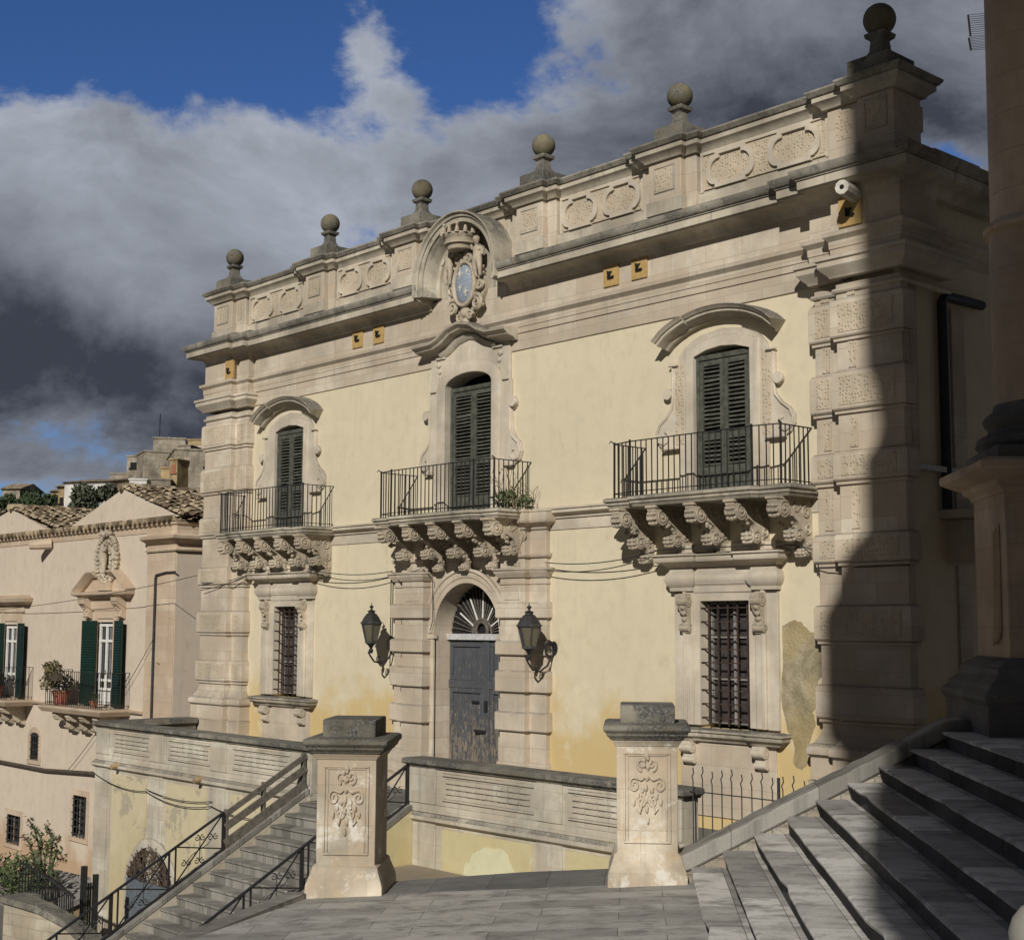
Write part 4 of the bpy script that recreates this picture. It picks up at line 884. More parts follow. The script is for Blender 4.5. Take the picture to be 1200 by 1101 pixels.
# ================================================================== WALL LANTERNS
def lantern(x, z, label):
    L = thing('wall_lantern', label, 'lantern', (x, 0, z), 'wall lanterns beside the door')
    y = -0.60; zc = z+.30
    mb = MB()   # bracket
    mb.lathe([(.10, -.01), (.10, .012)], (x, 0, z), 12); mb.v = [(a, -(c-z)-.0, z+(b-0)*1.3) for a, b, c in mb.v]
    mb.tube([(x, -.02, z+.08), (x, -.12, z+.14), (x, -.22, z+.06), (x, -.20, z-.08), (x, -.10, z-.16), (x, -.02, z-.12)], .02, 7)
    mb.tube([(x, -.03, z-.10), (x, -.16, z-.30), (x, -.34, z-.40), (x, -.52, z-.36), (x, -.62, z-.24), (x, -.66, z-.18), (x, -.60, z-.10), (x, -.56, z-.16)], .018, 7)
    mb.spiral((-.13, z+.02), .09, 1.5, x, .016, 1, 0, 'yz'); mb.spiral((-.40, z-.30), .08, 1.4, x, .014, -1, 0, 'yz')
    mb.lathe([(.03, -.22), (.05, -.16), (.025, -.12), (.06, -.06), (.10, -.03), (.10, 0)], (x, y, z+.02), 12)
    mb.build('bracket', 'iron', L)
    b0, b1, h = .115, .205, .36; zb = z+.03
    mb = MB(); mb.lathe([(b0-.004, 0), (b1-.004, h)], (x, y, zb), 6, PI/6); mb.build('glass', 'lamp_glass', L, 0, 10)
    mb = MB()
    for i in range(6):
        a = PI/6+i*PI/3; mb.bar((x+b0*math.cos(a), y+b0*math.sin(a), zb), (x+b1*math.cos(a), y+b1*math.sin(a), zb+h), .022)
    mb.lathe([(b1+.03, h-.005), (b1+.035, h+.02), (b1+.0, h+.04)], (x, y, zb), 6, PI/6); mb.lathe([(b0+.015, -.03), (b0+.02, .015)], (x, y, zb), 6, PI/6)
    mb.build('frame', 'iron_grey', L)
    mb = MB(); mb.lathe([(b1+.01, h+.035), (b1-.04, h+.12), (.11, h+.19), (.075, h+.205), (.07, h+.235), (.10, h+.245), (.03, h+.27), (.02, h+.30), (.045, h+.325), (.045, h+.34), (.012, h+.36), (.004, h+.42)], (x, y, zb), 6, PI/6); mb.build('cap', 'iron', L, 0, 20)
    for i in range(6): pass
    return L
lantern(-2.22, -0.36, 'black hexagonal wall lantern on a scroll bracket, on plaster left of the door')
lantern(2.42, -0.40, 'black hexagonal wall lantern on a scroll bracket, before the pilaster right of the door')

# ================================================================== CABLES on the facade
def cable(label, pts, r, group=None, mat='cable_black'):
    mb = MB()
    for P_ in pts: mb.tube(P_, r, 5)
    return tag(mb.build('cable', mat), label, 'cable', group)
def sag(a, b_, s, n=10):
    a, b_ = Vector(a), Vector(b_); return [a.lerp(b_, i/n)-Vector((0, 0, s*4*(i/n)*(1-i/n))) for i in range(n+1)]
A_ = at_y(465, 661, -.3)
cable('black cables sagging along the wall from the left corner pier to the door', [sag((-9.3, -.42, .98), (-7.6, -.22, 1.12), .06), sag((-7.6, -.40, 1.2), (-4.9, -.40, 1.2), .0), sag((-4.9, -.36, 1.2), (-2.15, -.14, 1.08), .10), sag((-4.9, -.36, 1.15), (-2.15, -.14, .98), .14), sag((-9.3, -.42, .80), (-7.6, -.3, 1.05), .02)], .009)
cable('thin black cables drooping between the door surround and the right balcony', [sag((2.35, -.15, 1.12), (5.2, -.32, 1.22), .10), sag((2.35, -.15, .98), (5.2, -.34, 1.15), .12), sag((5.2, -.40, 1.22), (7.6, -.40, 1.22), 0), sag((7.6, -.36, 1.22), (8.2, -.2, 1.12), -.03), [(8.2, -.2, 1.12), (8.26, -.2, .86), (8.45, -.25, .85), (9.9, -.38, .85)]], .009)
cable('thin vertical cables dropping down the plaster left of the door pilaster', [[(-2.36, -.02, 1.0), (-2.36, -.02, -1.1)], [(-2.29, -.02, 1.0), (-2.30, -.02, -.3)], [(-1.02, -.27, 1.1), (-.86, -.14, .9), (-.84, -.14, .1), (-.92, -.14, -.1)], sag((-2.2, -.14, 1.06), (-1.0, -.3, 1.1), .05)], .0085)
cable('grey wire spanning the sky gap from the left house to the corner pier', [sag(at_y(0, 714, .3), at_y(240, 672, -.35), .10)], .0085)

# ================================================================== PLANT on the middle balcony
pl = thing('balcony_plant', 'green weeds growing in the right end of the middle balcony', 'plant', (1.75, -.6, 2.1))
mb = MB(); leaves(mb, (1.72, -.55, 2.28), (.26, .24, .17), 170, .045); leaves(mb, (2.05, -.35, 2.22), (.18, .2, .16), 90, .045); mb.build('foliage', 'leaf', pl)
mb = MB()
for i in range(26):
    x, y = random.uniform(1.4, 2.2), random.uniform(-.8, -.15); mb.tube([(x, y, 2.08), (x+random.uniform(-.1, .1), y, 2.35), (x+random.uniform(-.2, .2), y+random.uniform(-.1, .1), random.uniform(2.45, 2.85))], .005, 4)
leaves(mb, (1.5, -.5, 2.55), (.25, .3, .3), 50, .03); mb.build('dry_stem', 'leaf_dry', pl)

# ================================================================== TERRACE WALLS
def terrace_wall(name, label, xa, xb, strips, zbot, panels):
    T = thing(name, label, 'wall', ((xa+xb)/2, -2.8, TZ)); Y = -2.8
    mb = MB(); mb.box(xa, xb, Y, Y+.32, zbot, -2.30)
    mb.plan([(xa, Y+.3), (xa, Y), (xb, Y), (xb, Y+.3)], [(-.05, -3.02), (0.04, -3.02), (0.06, -3.05), (0.09, -3.07), (0.09, -3.14), (0.03, -3.18), (-.05, -3.18)])
    mb.plan([(xa, Y+.3), (xa, Y), (xb, Y), (xb, Y+.3)], [(-.05, -2.88), (0.015, -2.88), (0.03, -3.0), (0.03, -3.019), (-.05, -3.019)])
    for x0, x1 in strips: mb.box(x0, x1, Y-.035, Y+.02, zbot, -3.18); mb.box(x0, x1, Y-.035, Y+.02, -2.88, -2.31)
    for x0, x1 in panels:
        for k in range(3):
            z1 = -2.44-.085*k; n = max(3, round((x1-x0)/.26))
            for i in range(n):
                w = (x1-x0)/n; xo = x0+i*w+(w*.5 if k % 2 else 0)*0
                d = random.uniform(0, .012); mb.box(xo+.006, xo+w-.006, Y-.022-d, Y+.01, z1-.078, z1)
        for p in ((x0-.08, x1+.08, -2.41, -2.36), (x0-.08, x1+.08, -2.80, -2.76)): mb.box(p[0], p[1], Y-.03, Y+.01, p[2], p[3])
    o = mb.build('wall', 'terrace_stone', T, .008)
    mb = MB(); mb.plan([(xa, Y+.34), (xa, Y), (xb, Y), (xb, Y+.34)], [(-.33, -2.31), (0.03, -2.31), (0.04, -2.28), (0.10, -2.25), (0.10, -2.19), (0.07, -2.17), (-.33, -2.165)])
    mb.build('coping', 'lichen_stone', T, .01)
    return T
TL = terrace_wall('terrace_wall', 'long stone terrace wall with brick-like panels and an arched gate, left of the stair', -9.52, -.98, [(-9.52, -8.92), (-7.02, -6.42), (-4.50, -3.90), (-1.6, -1.0)], -7.3, [(-8.62, -7.12), (-6.15, -4.62), (-3.6, -1.75)])
TR = terrace_wall('terrace_wall', 'stone terrace wall above yellow plaster, right of the stair, in front of the door', 1.9, 7.86, [(1.9, 2.62), (5.0, 5.55), (7.5, 7.86)], -3.95, [(2.86, 4.85), (5.75, 7.3)])
for x0, x1 in ((-8.70, -7.10), (-6.25, -4.62), (-3.72, -1.75)): MB().box(x0, x1, -2.822, -2.79, -7.2, -3.27).build('plaster_panel', 'plaster_pale', TL)
for x0, x1 in ((2.78, 4.9), (5.62, 7.45)): MB().box(x0, x1, -2.822, -2.79, -3.95, -3.24).build('plaster_panel', 'plaster_low', TR)
ppx = [3.32, 3.36, 3.48, 3.55, 3.72, 3.86, 4.05, 4.22, 4.36, 4.44, 4.58, 4.62]; ppz = [-3.93, -3.72, -3.66, -3.52, -3.47, -3.40, -3.41, -3.37, -3.46, -3.60, -3.74, -3.93]
pp = []
for i in range(len(ppx)-1):
    for k in range(3): q = k/3; pp.append((ppx[i]+(ppx[i+1]-ppx[i])*q, ppz[i]+(ppz[i+1]-ppz[i])*q+random.uniform(-.015, .015)))
MB().prism(pp+[(4.62, -3.94)], -2.828, -2.80).build('pale_patch', 'pale_patch', TR)
# arched opening low in the left wall
AX, AZ = -6.78, -5.62; ar = .98
mb = MB(); ring = [(AX-ar, -7.3)]+arc(AX, AZ+.0, ar, 180, 0, 18)+[(AX+ar, -7.3)]
mb.elev(ring, [(0, -2.78), (0, -2.86), (.17, -2.86), (.19, -2.84), (.19, -2.78)]); af = mb.build('arch_frame', 'terrace_stone', TL, .006)
mb = MB(); mb.prism([(AX-ar, -7.3)]+arc(AX, AZ, ar, 180, 0, 18)+[(AX+ar, -7.3)], -2.832, -2.80); mb.build('opening', 'dark_void', af)
mb = MB(); mb.box(AX-ar+.02, AX+ar-.02, -2.90, -2.84, -7.3, -5.36)
for i in range(4): x = AX-ar+.1+i*.46; mb.box(x, x+.40, -2.915, -2.88, -7.2, -5.5)
mb.build('gate', 'bluegrey_paint', af, .004)
mb = MB()
for i in range(420):
    x = random.uniform(-.92, .92); h = math.sqrt(max(0.02, .9-x*x)); z = AZ+.28+random.uniform(-.05, 1)*(h-.28)*0.95; a = random.gauss(PI/2, .8); L = random.uniform(.05, .16)
    mb.bar((AX+x, -2.86-random.random()*.05, z), (AX+x+L*math.cos(a), -2.87-random.random()*.05, z+L*math.sin(a)), .012)
mb.build('brushwood_screen', 'brushwood', af)
for x in (-8.37, -4.78): MB().tube([(x, -2.80, -3.06), (x, -3.02, -3.10)], [.07, .05], 8).build('water_spout', 'far_ochre', TL)
cable('black cables slung along the top of the left terrace wall', [sag((-9.55, -2.9, -3.28), (-7.0, -2.88, -3.50), .12), sag((-7.0, -2.9, -3.5), (-4.3, -2.88, -3.55), .14), sag((-4.3, -2.9, -3.55), (-1.5, -2.88, -3.45), .15), sag((-7.0, -2.9, -3.45), (-4.3, -2.88, -3.46), .1)], .009)
# return wall to the palace's corner
mb = MB(); mb.box(-9.52, -9.2, -2.46, -.5, -7.3, -2.30); mb.box(-9.60, -9.12, -2.45, -.5, -2.298, -2.17); tag(mb.build('return_wall', 'lichen_stone', None, .01), 'short lichened wall running back from the terrace corner to the corner pier', 'wall')

# ================================================================== STAIR down from the terrace
ST = thing('stone_stair', 'grey stone stair descending from the terrace toward the lower left', 'staircase', (.4, -2.8, TZ))
sx0, sx1 = -.95, 1.8; rr, tt = .165, .298
NS = 25
for i in range(NS):
    mb = MB(); y1 = -2.76-i*tt; z = TZ-(i+0)*rr-.004
    mb.box(sx0, sx1, y1-tt, y1+.0, z-rr-1.0 if i else z-1.2, z-.045); mb.box(sx0, sx1, y1-tt-.025, y1, z-.045, z); mb.build('step', 'stair_stone', ST, .012)
yE = -2.76-NS*tt; zE = TZ-NS*rr
for x0, x1, nm in ((sx0-.26, sx0, 'a'), (sx1, sx1+.24, 'b')):
    mb = MB(); mb.prism_x([(-2.84, TZ+.13), (yE, zE+.13), (yE, -7.35), (-2.84, -7.35)], x0+.03, x1-.002)
    mb.build('flank_wall', 'plaster_low' if nm == 'b' else 'terrace_stone', ST)
    mb = MB(); mb.prism_x([(-2.85, TZ+.23), (yE, zE+.23), (yE, zE+.132), (-2.85, TZ+.132)], x0, x1); mb.build('stringer', 'stair_stone', ST, .01)
def stair_rail(label, x, y0, y1, nopanel=False):
    RL = thing('stair_railing', label, 'railing', (x, (y0+y1)/2, TZ)); sl = rr/tt
    zb = lambda y: TZ+.23+(y+2.8)*sl
    mb = MB(); H = .66
    mb.bar((x, y0, zb(y0)+.04), (x, y1, zb(y1)+.04), .022, .045, (1, 0, 0)); mb.bar((x, y0, zb(y0)+H), (x, y1, zb(y1)+H), .03, .05, (1, 0, 0))
    W_ = 1.02; n = int((y0-y1)/W_)+1
    for i in range(n):
        a = y0-i*W_; b_ = max(y1, a-W_+.12)
        if a-b_ < .3: break
        for yy, w in ((a, .05 if i % 2 == 0 else .028), (b_, .024)): mb.bar((x, yy, zb(yy)-.08), (x, yy, zb(yy)+H), w, w, (1, 0, 0))
        mb.bar((x, a, zb(a)+H), (x, b_, zb(b_)+.05), .022, .012, (1, 0, 0)); mb.bar((x, a, zb(a)+.05), (x, b_, zb(b_)+H), .022, .012, (1, 0, 0))
        c = (a+b_)/2; zc = (zb(c)+H/2); orn = MB()
        for (dy, dz) in ((0, .19), (0, -.19), (.25, .10), (-.25, -.12)):
            for s in (-1, 1): orn.spiral((c+dy+s*.055, zc+dz+dy*sl*0.6), .055, 1.3, x, .010, s, R(90), 'yz', 4)
            orn.tube([(x, c, zc), (x, c+dy*.6, zc+dz*.7), (x, c+dy, zc+dz+dy*sl*.6)], .008, 4)
        orn.build('scrollwork', 'iron', RL)
    mb.build('frame', 'iron', RL)
    return RL
stair_rail('black wrought iron railing along the far side of the stair, ending at the wooden boards', sx0-.12, -4.52, -9.6)
stair_rail('black wrought iron railing on the near side of the stair, behind the left gate pillar', sx1+.12, -2.86, -8.6)
wb = thing('board_barrier', 'weathered grey wooden boards closing the upper part of the stair side', 'barrier', (sx0-.12, -3.7, -3.5))
sl = rr/tt; zb = lambda y: TZ+.20+(y+2.8)*sl
for h, w in ((.14, .16), (.42, .13), (.64, .10)): MB().bar((sx0-.10, -2.86, zb(-2.86)+h), (sx0-.10, -4.5, zb(-4.5)+h), w, .035, (1, 0, 0)).build('board', 'weathered_wood', wb, .004)
for y in (-2.9, -3.72, -4.46): MB().bar((sx0-.14, y, zb(y)-.05), (sx0-.14, y, zb(y)+.70), .05, .10, (1, 0, 0)).build('post', 'weathered_wood', wb, .004)

# ================================================================== CHURCH FORECOURT
def plz(b): return -2.655+.0565*(b+.1)        # the forecourt rises gently to the right
mb = MB(); pb = [(-3.43, 15.02), (-3.9, 13.7), (-7.0, 5), (-7.0, -6), (9, -6), (9, 15.0), (.60, 15.0), (.60, 15.0)]
top = [(b, a, plz(b)) for b, a in pb[:-1]]; n = len(top)
mb.add(top+[(b, a, -7.3) for b, a, z in top], [tuple(range(n)), tuple(range(2*n-1, n-1, -1))]+[(i, i+n, (i+1) % n+n, (i+1) % n) for i in range(n)])
structure(mb.build('forecourt', 'paving', None, 0, 32, XCH))
mb = MB(); q = [(-3.43, 15.022), (.72, 15.022), (.72, 16.05), (-1.2, 16.05), (-2.75, 15.75)]
top = [(b, a, plz(b)-.004) for b, a in q]; n = len(top)
mb.add(top+[(b, a, -7.3) for b, a, z in top], [tuple(range(n)), tuple(range(2*n-1, n-1, -1))]+[(i, i+n, (i+1) % n+n, (i+1) % n) for i in range(n)])
structure(mb.build('forecourt_kerb', 'paving_dark', None, 0, 32, XCH))
mb = MB(); mb.prism([(-3.62, plz(-3.6)-.3), (-3.62, plz(-3.6)+.06), (-3.36, plz(-3.4)+.06), (-3.36, plz(-3.4)-.3)], 11.0, 15.0)
mb.v = [(b+(a-15)*.36, a, z+(a-15)*.05) for b, a, z in mb.v]
structure(mb.build('forecourt_edge', 'stair_stone', None, .01, 32, XCH))
# gate pillars
def pillar(b0, a0, label, orn_seed):
    zb = plz(b0); G = thing('gate_pillar', label, 'pillar', ch(a0, b0, zb), 'stone gate pillars of the church forecourt')
    hw = .315; A0, A1 = a0-.36, a0+.36
    mb = MB(); mb.box(b0-hw, b0+hw, A0, A1, zb+.3, zb+1.48)
    sq = lambda e: [(b0-hw-e, A1+e), (b0-hw-e, A0-e), (b0+hw+e, A0-e), (b0+hw+e, A1+e)]
    mb.plan(sq(0), [(-.1, zb-.12), (.10, zb-.12), (.092, zb+.10), (.085, zb+.13), (.045, zb+.24), (.035, zb+.27), (.03, zb+.30), (.0, zb+.32), (-.1, zb+.32)], True)
    mb.plan(sq(0), [(-.1, zb+1.40), (0.01, zb+1.40), (.025, zb+1.43), (.05, zb+1.46), (-.1, zb+1.46)], True)
    f = A0   # recessed panel moulding on the front
    for r_, w, d in ((.07, .022, .018), (.105, .02, .012)):
        x0, x1, z0, z1 = b0-hw+r_, b0+hw-r_, zb+.40+r_*.2, zb+1.38-r_*.6
        for p in ((x0, x1, z0, z0+w), (x0, x1, z1-w, z1), (x0, x0+w, z0+w, z1-w), (x1-w, x1, z0+w, z1-w)): mb.box(p[0], p[1], f-d, f+.02, p[2], p[3])
    sh_ = mb.build('shaft', 'pillar_stone', G, .006, 32, XCH)
    mb = MB(); mb.plan(sq(0), [(-.3, zb+1.462), (.06, zb+1.462), (.075, zb+1.49), (.10, zb+1.505), (.105, zb+1.54), (.135, zb+1.56), (.135, zb+1.615), (.10, zb+1.63), (-.3, zb+1.645)], True)
    mb.box(b0-hw+.04, b0+hw-.02, A0+.04, A1-.02, zb+1.56, zb+1.82)
    mb.build('cap', 'lichen_stone', G, .012, 32, XCH)
    mb = MB(); zc = zb+1.14; yy = A0-.012
    for s in (-1, 1):
        mb.spiral((b0+s*.055, zc+.10), .052, 1.3, yy, .016, s, R(-90)); mb.spiral((b0+s*.13, zc-.06), .06, 1.4, yy, .016, -s, R(90)); mb.spiral((b0+s*.06, zc-.19), .05, 1.3, yy, .015, s, R(90))
        mb.tube([(b0, yy, zc+.02), (b0+s*.06, yy-.01, zc-.02), (b0+s*.14, yy, zc+.0)], .014, 5); mb.tube([(b0+s*.02, yy, zc-.12), (b0+s*.08, yy-.01, zc-.28), (b0+s*.11, yy, zc-.24)], .014, 5)
        for j in range(3): mb.blob((b0+s*(.05+.045*j), yy, zc-.10-.05*j), (.022, .014, .032), 1, .15)
    for j in range(7): mb.blob((b0+random.uniform(-.015, .015), yy, zc+.17-.085*j), (.030-.002*j, .02, .036), 1, .15)
    for k in range(5): a = 2*PI*k/5; mb.blob((b0+.035*math.cos(a), yy-.004, zc+.11+.035*math.sin(a)), (.02, .016, .02), 1)
    mb.v = [(p[0], p[1], zc+.17+(p[2]-zc-.17)*1.3) for p in mb.v]
    mb.build('floral_relief', 'pillar_stone', sh_, 0, 60, XCH)
    return G
pillar(-3.01, 15.36, 'stone gate pillar with carved flower panel, at the left edge of the forecourt', 1)
pillar(.155, 15.32, 'stone gate pillar with carved flower panel and white stains, beside the church steps', 2)
# church steps
CS = thing('church_steps', 'broad dark grey church steps rising to the right, half in shadow', 'staircase', ch(13, 2, -2.6))
RZ, TR_ = .1755, .320; NB = 9
def edge(k): return .60+k*TR_          # left ends follow the parapet
for k in range(NB):
    zt = -2.46+k*RZ; b0 = edge(k); b1 = 9.0 if k == NB-1 else b0+TR_+.06
    aL = 15.0-.0*k
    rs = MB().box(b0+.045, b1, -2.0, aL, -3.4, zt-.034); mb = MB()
    # worn nosing: the front edge wanders a little along its length
    na = 46; fr_ = [b0+random.uniform(-.007, .007)-(.0 if random.random() > .06 else -.03) for _ in range(na+1)]
    vs = []
    for i in range(na+1):
        a_ = -2.0+(aL+2.0)*i/na; dz = random.uniform(-.004, .002)
        vs += [(fr_[i], a_, zt-.032), (fr_[i]-.004, a_, zt-.014), (fr_[i]+.012, a_, zt+dz), (b1, a_, zt), (b1, a_, zt-.032)]
    fs = [(i*5+q, i*5+(q+1) % 5, i*5+5+(q+1) % 5, i*5+5+q) for i in range(na) for q in range(5)]+[(0, 1, 2, 3, 4), tuple(na*5+q for q in (4, 3, 2, 1, 0))]
    mb.add(vs, fs)
    so_ = mb.build('step', 'step_stone', CS, 0, 40, XCH); rs.build('riser', 'riser_dirt_shade', so_, 0, 32, XCH)
mb = MB()   # sloping parapet at the far end of the steps
sl2 = RZ/TR_
pz = lambda b: -2.33+(b-.54)*.51
mb.prism([(.46, -3.2), (.46, pz(.46)-.12), (3.40, pz(3.25)-.10), (3.40, -3.2)], 15.004, 15.42)
mb.build('sloping_parapet', 'rubble', CS, .02, 32, XCH)
ct = []; n_ = 24
for i in range(n_+1): b_ = .47+2.78*i/n_; ct.append((b_, pz(b_)+random.uniform(-.010, .006)))
mb = MB(); mb.prism([(.40, pz(.40)-.16), (.42, pz(.42)-.05)]+ct+[(3.42, pz(3.25)+.02), (3.52, pz(3.25)-.06), (3.52, pz(3.25)-.18), (3.2, pz(3.2)-.17), (.6, pz(.6)-.19)], 14.965, 15.46); mb.build('parapet_coping', 'stair_stone', CS, .02, 32, XCH)

# fence between pillar and church parapet
FE = thing('iron_fence', 'low iron fence of thin bent-tipped bars in front of the right ground-floor window', 'fence', (8.9, -2.8, TZ))
for i in range(15):
    mb = MB(); x = 8.0+i*.165; z1 = -2.05+.03*math.sin(i*2.1)
    mb.tube([(x, -2.75, TZ-.3), (x, -2.75, z1), (x-.018, -2.75, z1+.05), (x+.012, -2.75, z1+.10), (x, -2.75, z1+.17)], .009, 5); mb.build('bar', 'iron_grey', FE)
mb = MB(); mb.bar((7.9, -2.75, -2.19), (10.4, -2.75, -2.19), .03, .012); mb.bar((7.9, -2.75, -2.96), (10.4, -2.75, -2.96), .03, .012); mb.bar((9.42, -2.75, TZ-.3), (9.42, -2.75, -1.9), .03); mb.bar((9.5, -2.75, TZ-.3), (9.5, -2.75, -2.15), .03); mb.build('rail', 'iron_grey', FE)
mb = MB(); mb.box(7.88, 11.5, -2.95, -2.55, -3.9, -3.06); structure(mb.build('ledge', 'terrace_stone', None, .02))

# ================================================================== CHURCH column and pedestal
CHU = thing('church_column', 'dark church column on a tall moulded pedestal at the right edge', 'column', ch(15, 4.4, -1.1))
def sqb(b0, b1, a0, a1): return [(b0, a1), (b0, a0), (b1, a0), (b1, a1)]
pb0, pb1, pa0, pa1 = 3.76, 5.16, 14.55, 15.85
mb = MB(); S_ = sqb(pb0, pb1, pa0, pa1); mb.box(pb0, pb1, pa0, pa1, -.4, 1.5)
mb.plan(S_, [(-.2, 1.36), (.02, 1.36), (.03, 1.40), (.09, 1.44), (.10, 1.47), (.10, 1.49), (.15, 1.50), (.30, 1.58), (.30, 1.66), (.2, 1.70), (-.2, 1.70)], True)
mb.build('pedestal', 'church_stone', CHU, .012, 32, XCH)
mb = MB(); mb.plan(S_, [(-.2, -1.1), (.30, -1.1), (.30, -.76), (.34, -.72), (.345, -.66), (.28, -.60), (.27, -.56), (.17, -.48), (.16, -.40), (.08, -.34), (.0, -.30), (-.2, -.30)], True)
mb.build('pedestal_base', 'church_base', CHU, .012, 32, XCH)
cb, ca, cr = 4.44, 15.2, .57
mb = MB(); mb.box(cb-.74, cb+.74, ca-.70, ca+.70, 1.70, 1.84)
mb.lathe([(.74, 1.84), (.78, 1.90), (.76, 1.98), (.66, 2.03), (.64, 2.08), (.68, 2.12), (.70, 2.18), (.66, 2.23), (.60, 2.27), (cr+.01, 2.34)], (cb, ca, 0), 40)
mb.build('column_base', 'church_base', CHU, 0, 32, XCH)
mb = MB(); mb.lathe([(cr, 2.34), (cr, 4.18), (cr-.005, 4.19)], (cb, ca, 0), 48); mb.lathe([(cr-.01, 4.18), (cr+.05, 4.20), (cr+.06, 4.25), (cr+.03, 4.29), (cr-.01, 4.32)], (cb, ca, 0), 48)
mb.lathe([(cr-.02, 4.32), (cr-.05, 9.5), (cr-.06, 10.5)], (cb, ca, 0), 48); mb.build('shaft', 'church_stone', CHU, 0, 32, XCH)
mb = MB(); mb.box(cb+.35, 9.5, ca+.2, ca+3, -1.1, 11); mb.build('church_wall', 'church_stone', CHU, 0, 32, XCH)
mb = MB()
for k in range(5): mb.prism([(0, -.28), (.035, -.10), (.03, .55), (.012, 1.15), (-.012, 1.15), (-.035, .5), (-.03, -.1)], -.01, .01); 
mb = MB()   # worn carved streamer on the left face
for k in range(4): mb.tube([(pb0-.01, 14.78+.07*k, 1.05-.02*k), (pb0-.015, 14.80+.06*k, .35), (pb0-.02, 14.82+.06*k, -.02), (pb0-.03, 14.86+.06*k, -.12-.02*k)], [.012, .02, .028, .02], 5)
mb.build('carved_streamer', 'church_stone', CHU, 0, 60, XCH)

# stone finial close to the viewer, bottom right corner
FN = thing('stone_finial', 'lichened pale stone finial in the bottom right corner, sunlit', 'finial', ch(1.72, .52, -2.7))
mb = MB(); mb.lathe([(.28, -2.7), (.28, -2.55), (.18, -2.5), (.16, -1.0), (.13, -.62), (.07, -.52), (.045, -.48), (.032, -.45), (.028, -.425), (.030, -.408), (.026, -.400), (.038, -.388), (.046, -.368), (.047, -.350), (.042, -.335), (.032, -.322), (.024, -.318), (.022, -.308), (.014, -.298), (.001, -.295)], (.480, 1.72, 0), 28)
mb.build('baluster', 'lichen_pale', FN, 0, 60, XCH)

# unseen church tower added behind, its outline shaped to throw the right-hand shadow
TW = thing('shadow_tower', 'unseen church tower added behind the viewer, outline shaped to cast the right-hand shadow', 'tower', (33, -31, -7))
perp = Vector((1, .66, 0)).normalized()
sil = [(12.0, 8.9), (10.5, 8.95), (8.5, 8.98), (7.75, 9.02), (7.3, 9.12), (6.95, 9.40), (6.16, 9.53), (5.9, 9.50), (5.56, 9.17), (5.30, 9.17), (4.96, 9.30), (4.39, 9.40), (3.5, 9.43), (2.8, 9.41), (2.5, 9.30), (2.29, 9.13), (2.15, 9.20), (2.0, 9.34), (1.65, 9.33), (1.33, 9.17), (.99, 8.79), (.55, 8.58), (.15, 8.36), (.0, 8.45), (-.28, 8.64), (-1.05, 8.66), (-1.4, 8.85), (-1.75, 9.10), (-2.6, 9.45), (-3.4, 9.62), (-4.0, 9.55), (-4.5, 9.35), (-4.9, 9.22), (-5.2, 9.35), (-5.5, 9.32), (-5.9, 9.18), (-6.15, 9.25), (-6.4, 9.38), (-6.9, 9.45), (-7.1, 9.62), (-7.3, 9.5), (-7.5, 9.38), (-7.8, 9.6), (-8.6, 9.5)]
Qy = -30.0; tq = 29.7; polyT = []
for z, x in sil: polyT.append((x+.66*tq, z+.66*tq))
polyT = [(max(a, 0), z) for a, z in polyT]
# extrude along the horizontal sun direction
hv = Vector((.66, -1, 0)).normalized(); mb = MB(); n = len(polyT)+2
front = [Vector((x, Qy, z)) for x, z in polyT]; xr = 9.4+.66*tq+9.0
front = front+[Vector((xr, Qy, polyT[-1][1])), Vector((xr, Qy, polyT[0][1]))]
back = [p+hv*3.0 for p in front]
mb.add(front+back, [tuple(range(n)), tuple(range(2*n-1, n-1, -1))]+[(i, i+n, (i+1) % n+n, (i+1) % n) for i in range(n)])
mb.build('shadow_outline', 'church_stone', TW)
mb = MB(); zl = polyT[-1][1]
mb.box(32.0, 33.3, -32.4, -30.6, -7.3, zl); mb.box(36.2, 37.4, -32.4, -30.6, -7.3, zl); mb.build('leg_pier', 'church_stone', TW)
mb = MB(); mb.lathe([(2.2, 0), (2.1, 1.2), (1.5, 2.4), (.5, 3.1), (.05, 4.2)], (33.5, -31.5, polyT[0][1]), 20); mb.build('dome', 'church_base', TW)

# tv antenna seen beside the column
AN = at_d(1141, 35, 33.0)
an = thing('tv_antenna', 'thin tv antenna with parallel rods beside the top of the column', 'antenna', (AN.x, AN.y, 7))
mb = MB(); mb.cyl((AN.x+.35, AN.y+.2, 6.9), (AN.x+.35, AN.y+.2, AN.z+.6), .02, 6); mb.build('mast', 'iron', an)
mb = MB(); ax_ = CR.copy(); ax_.z = 0; ax_.normalize()
for top_, n_, L_ in ((.36, 11, .16), (-.20, 9, .11)):
    c0 = AN+Vector((0, 0, top_)); c1 = AN+Vector((0, 0, top_-(.52 if n_ == 11 else .30)))
    mb.bar(c0-ax_*.12, c1-ax_*.08, .035)
    for i in range(n_): p = (c0-ax_*.12).lerp(c1-ax_*.08, i/(n_-1)); mb.bar(p, p+ax_*.5+Vector((0, 0, .05)), .010)
mb.build('rod', 'iron', an)

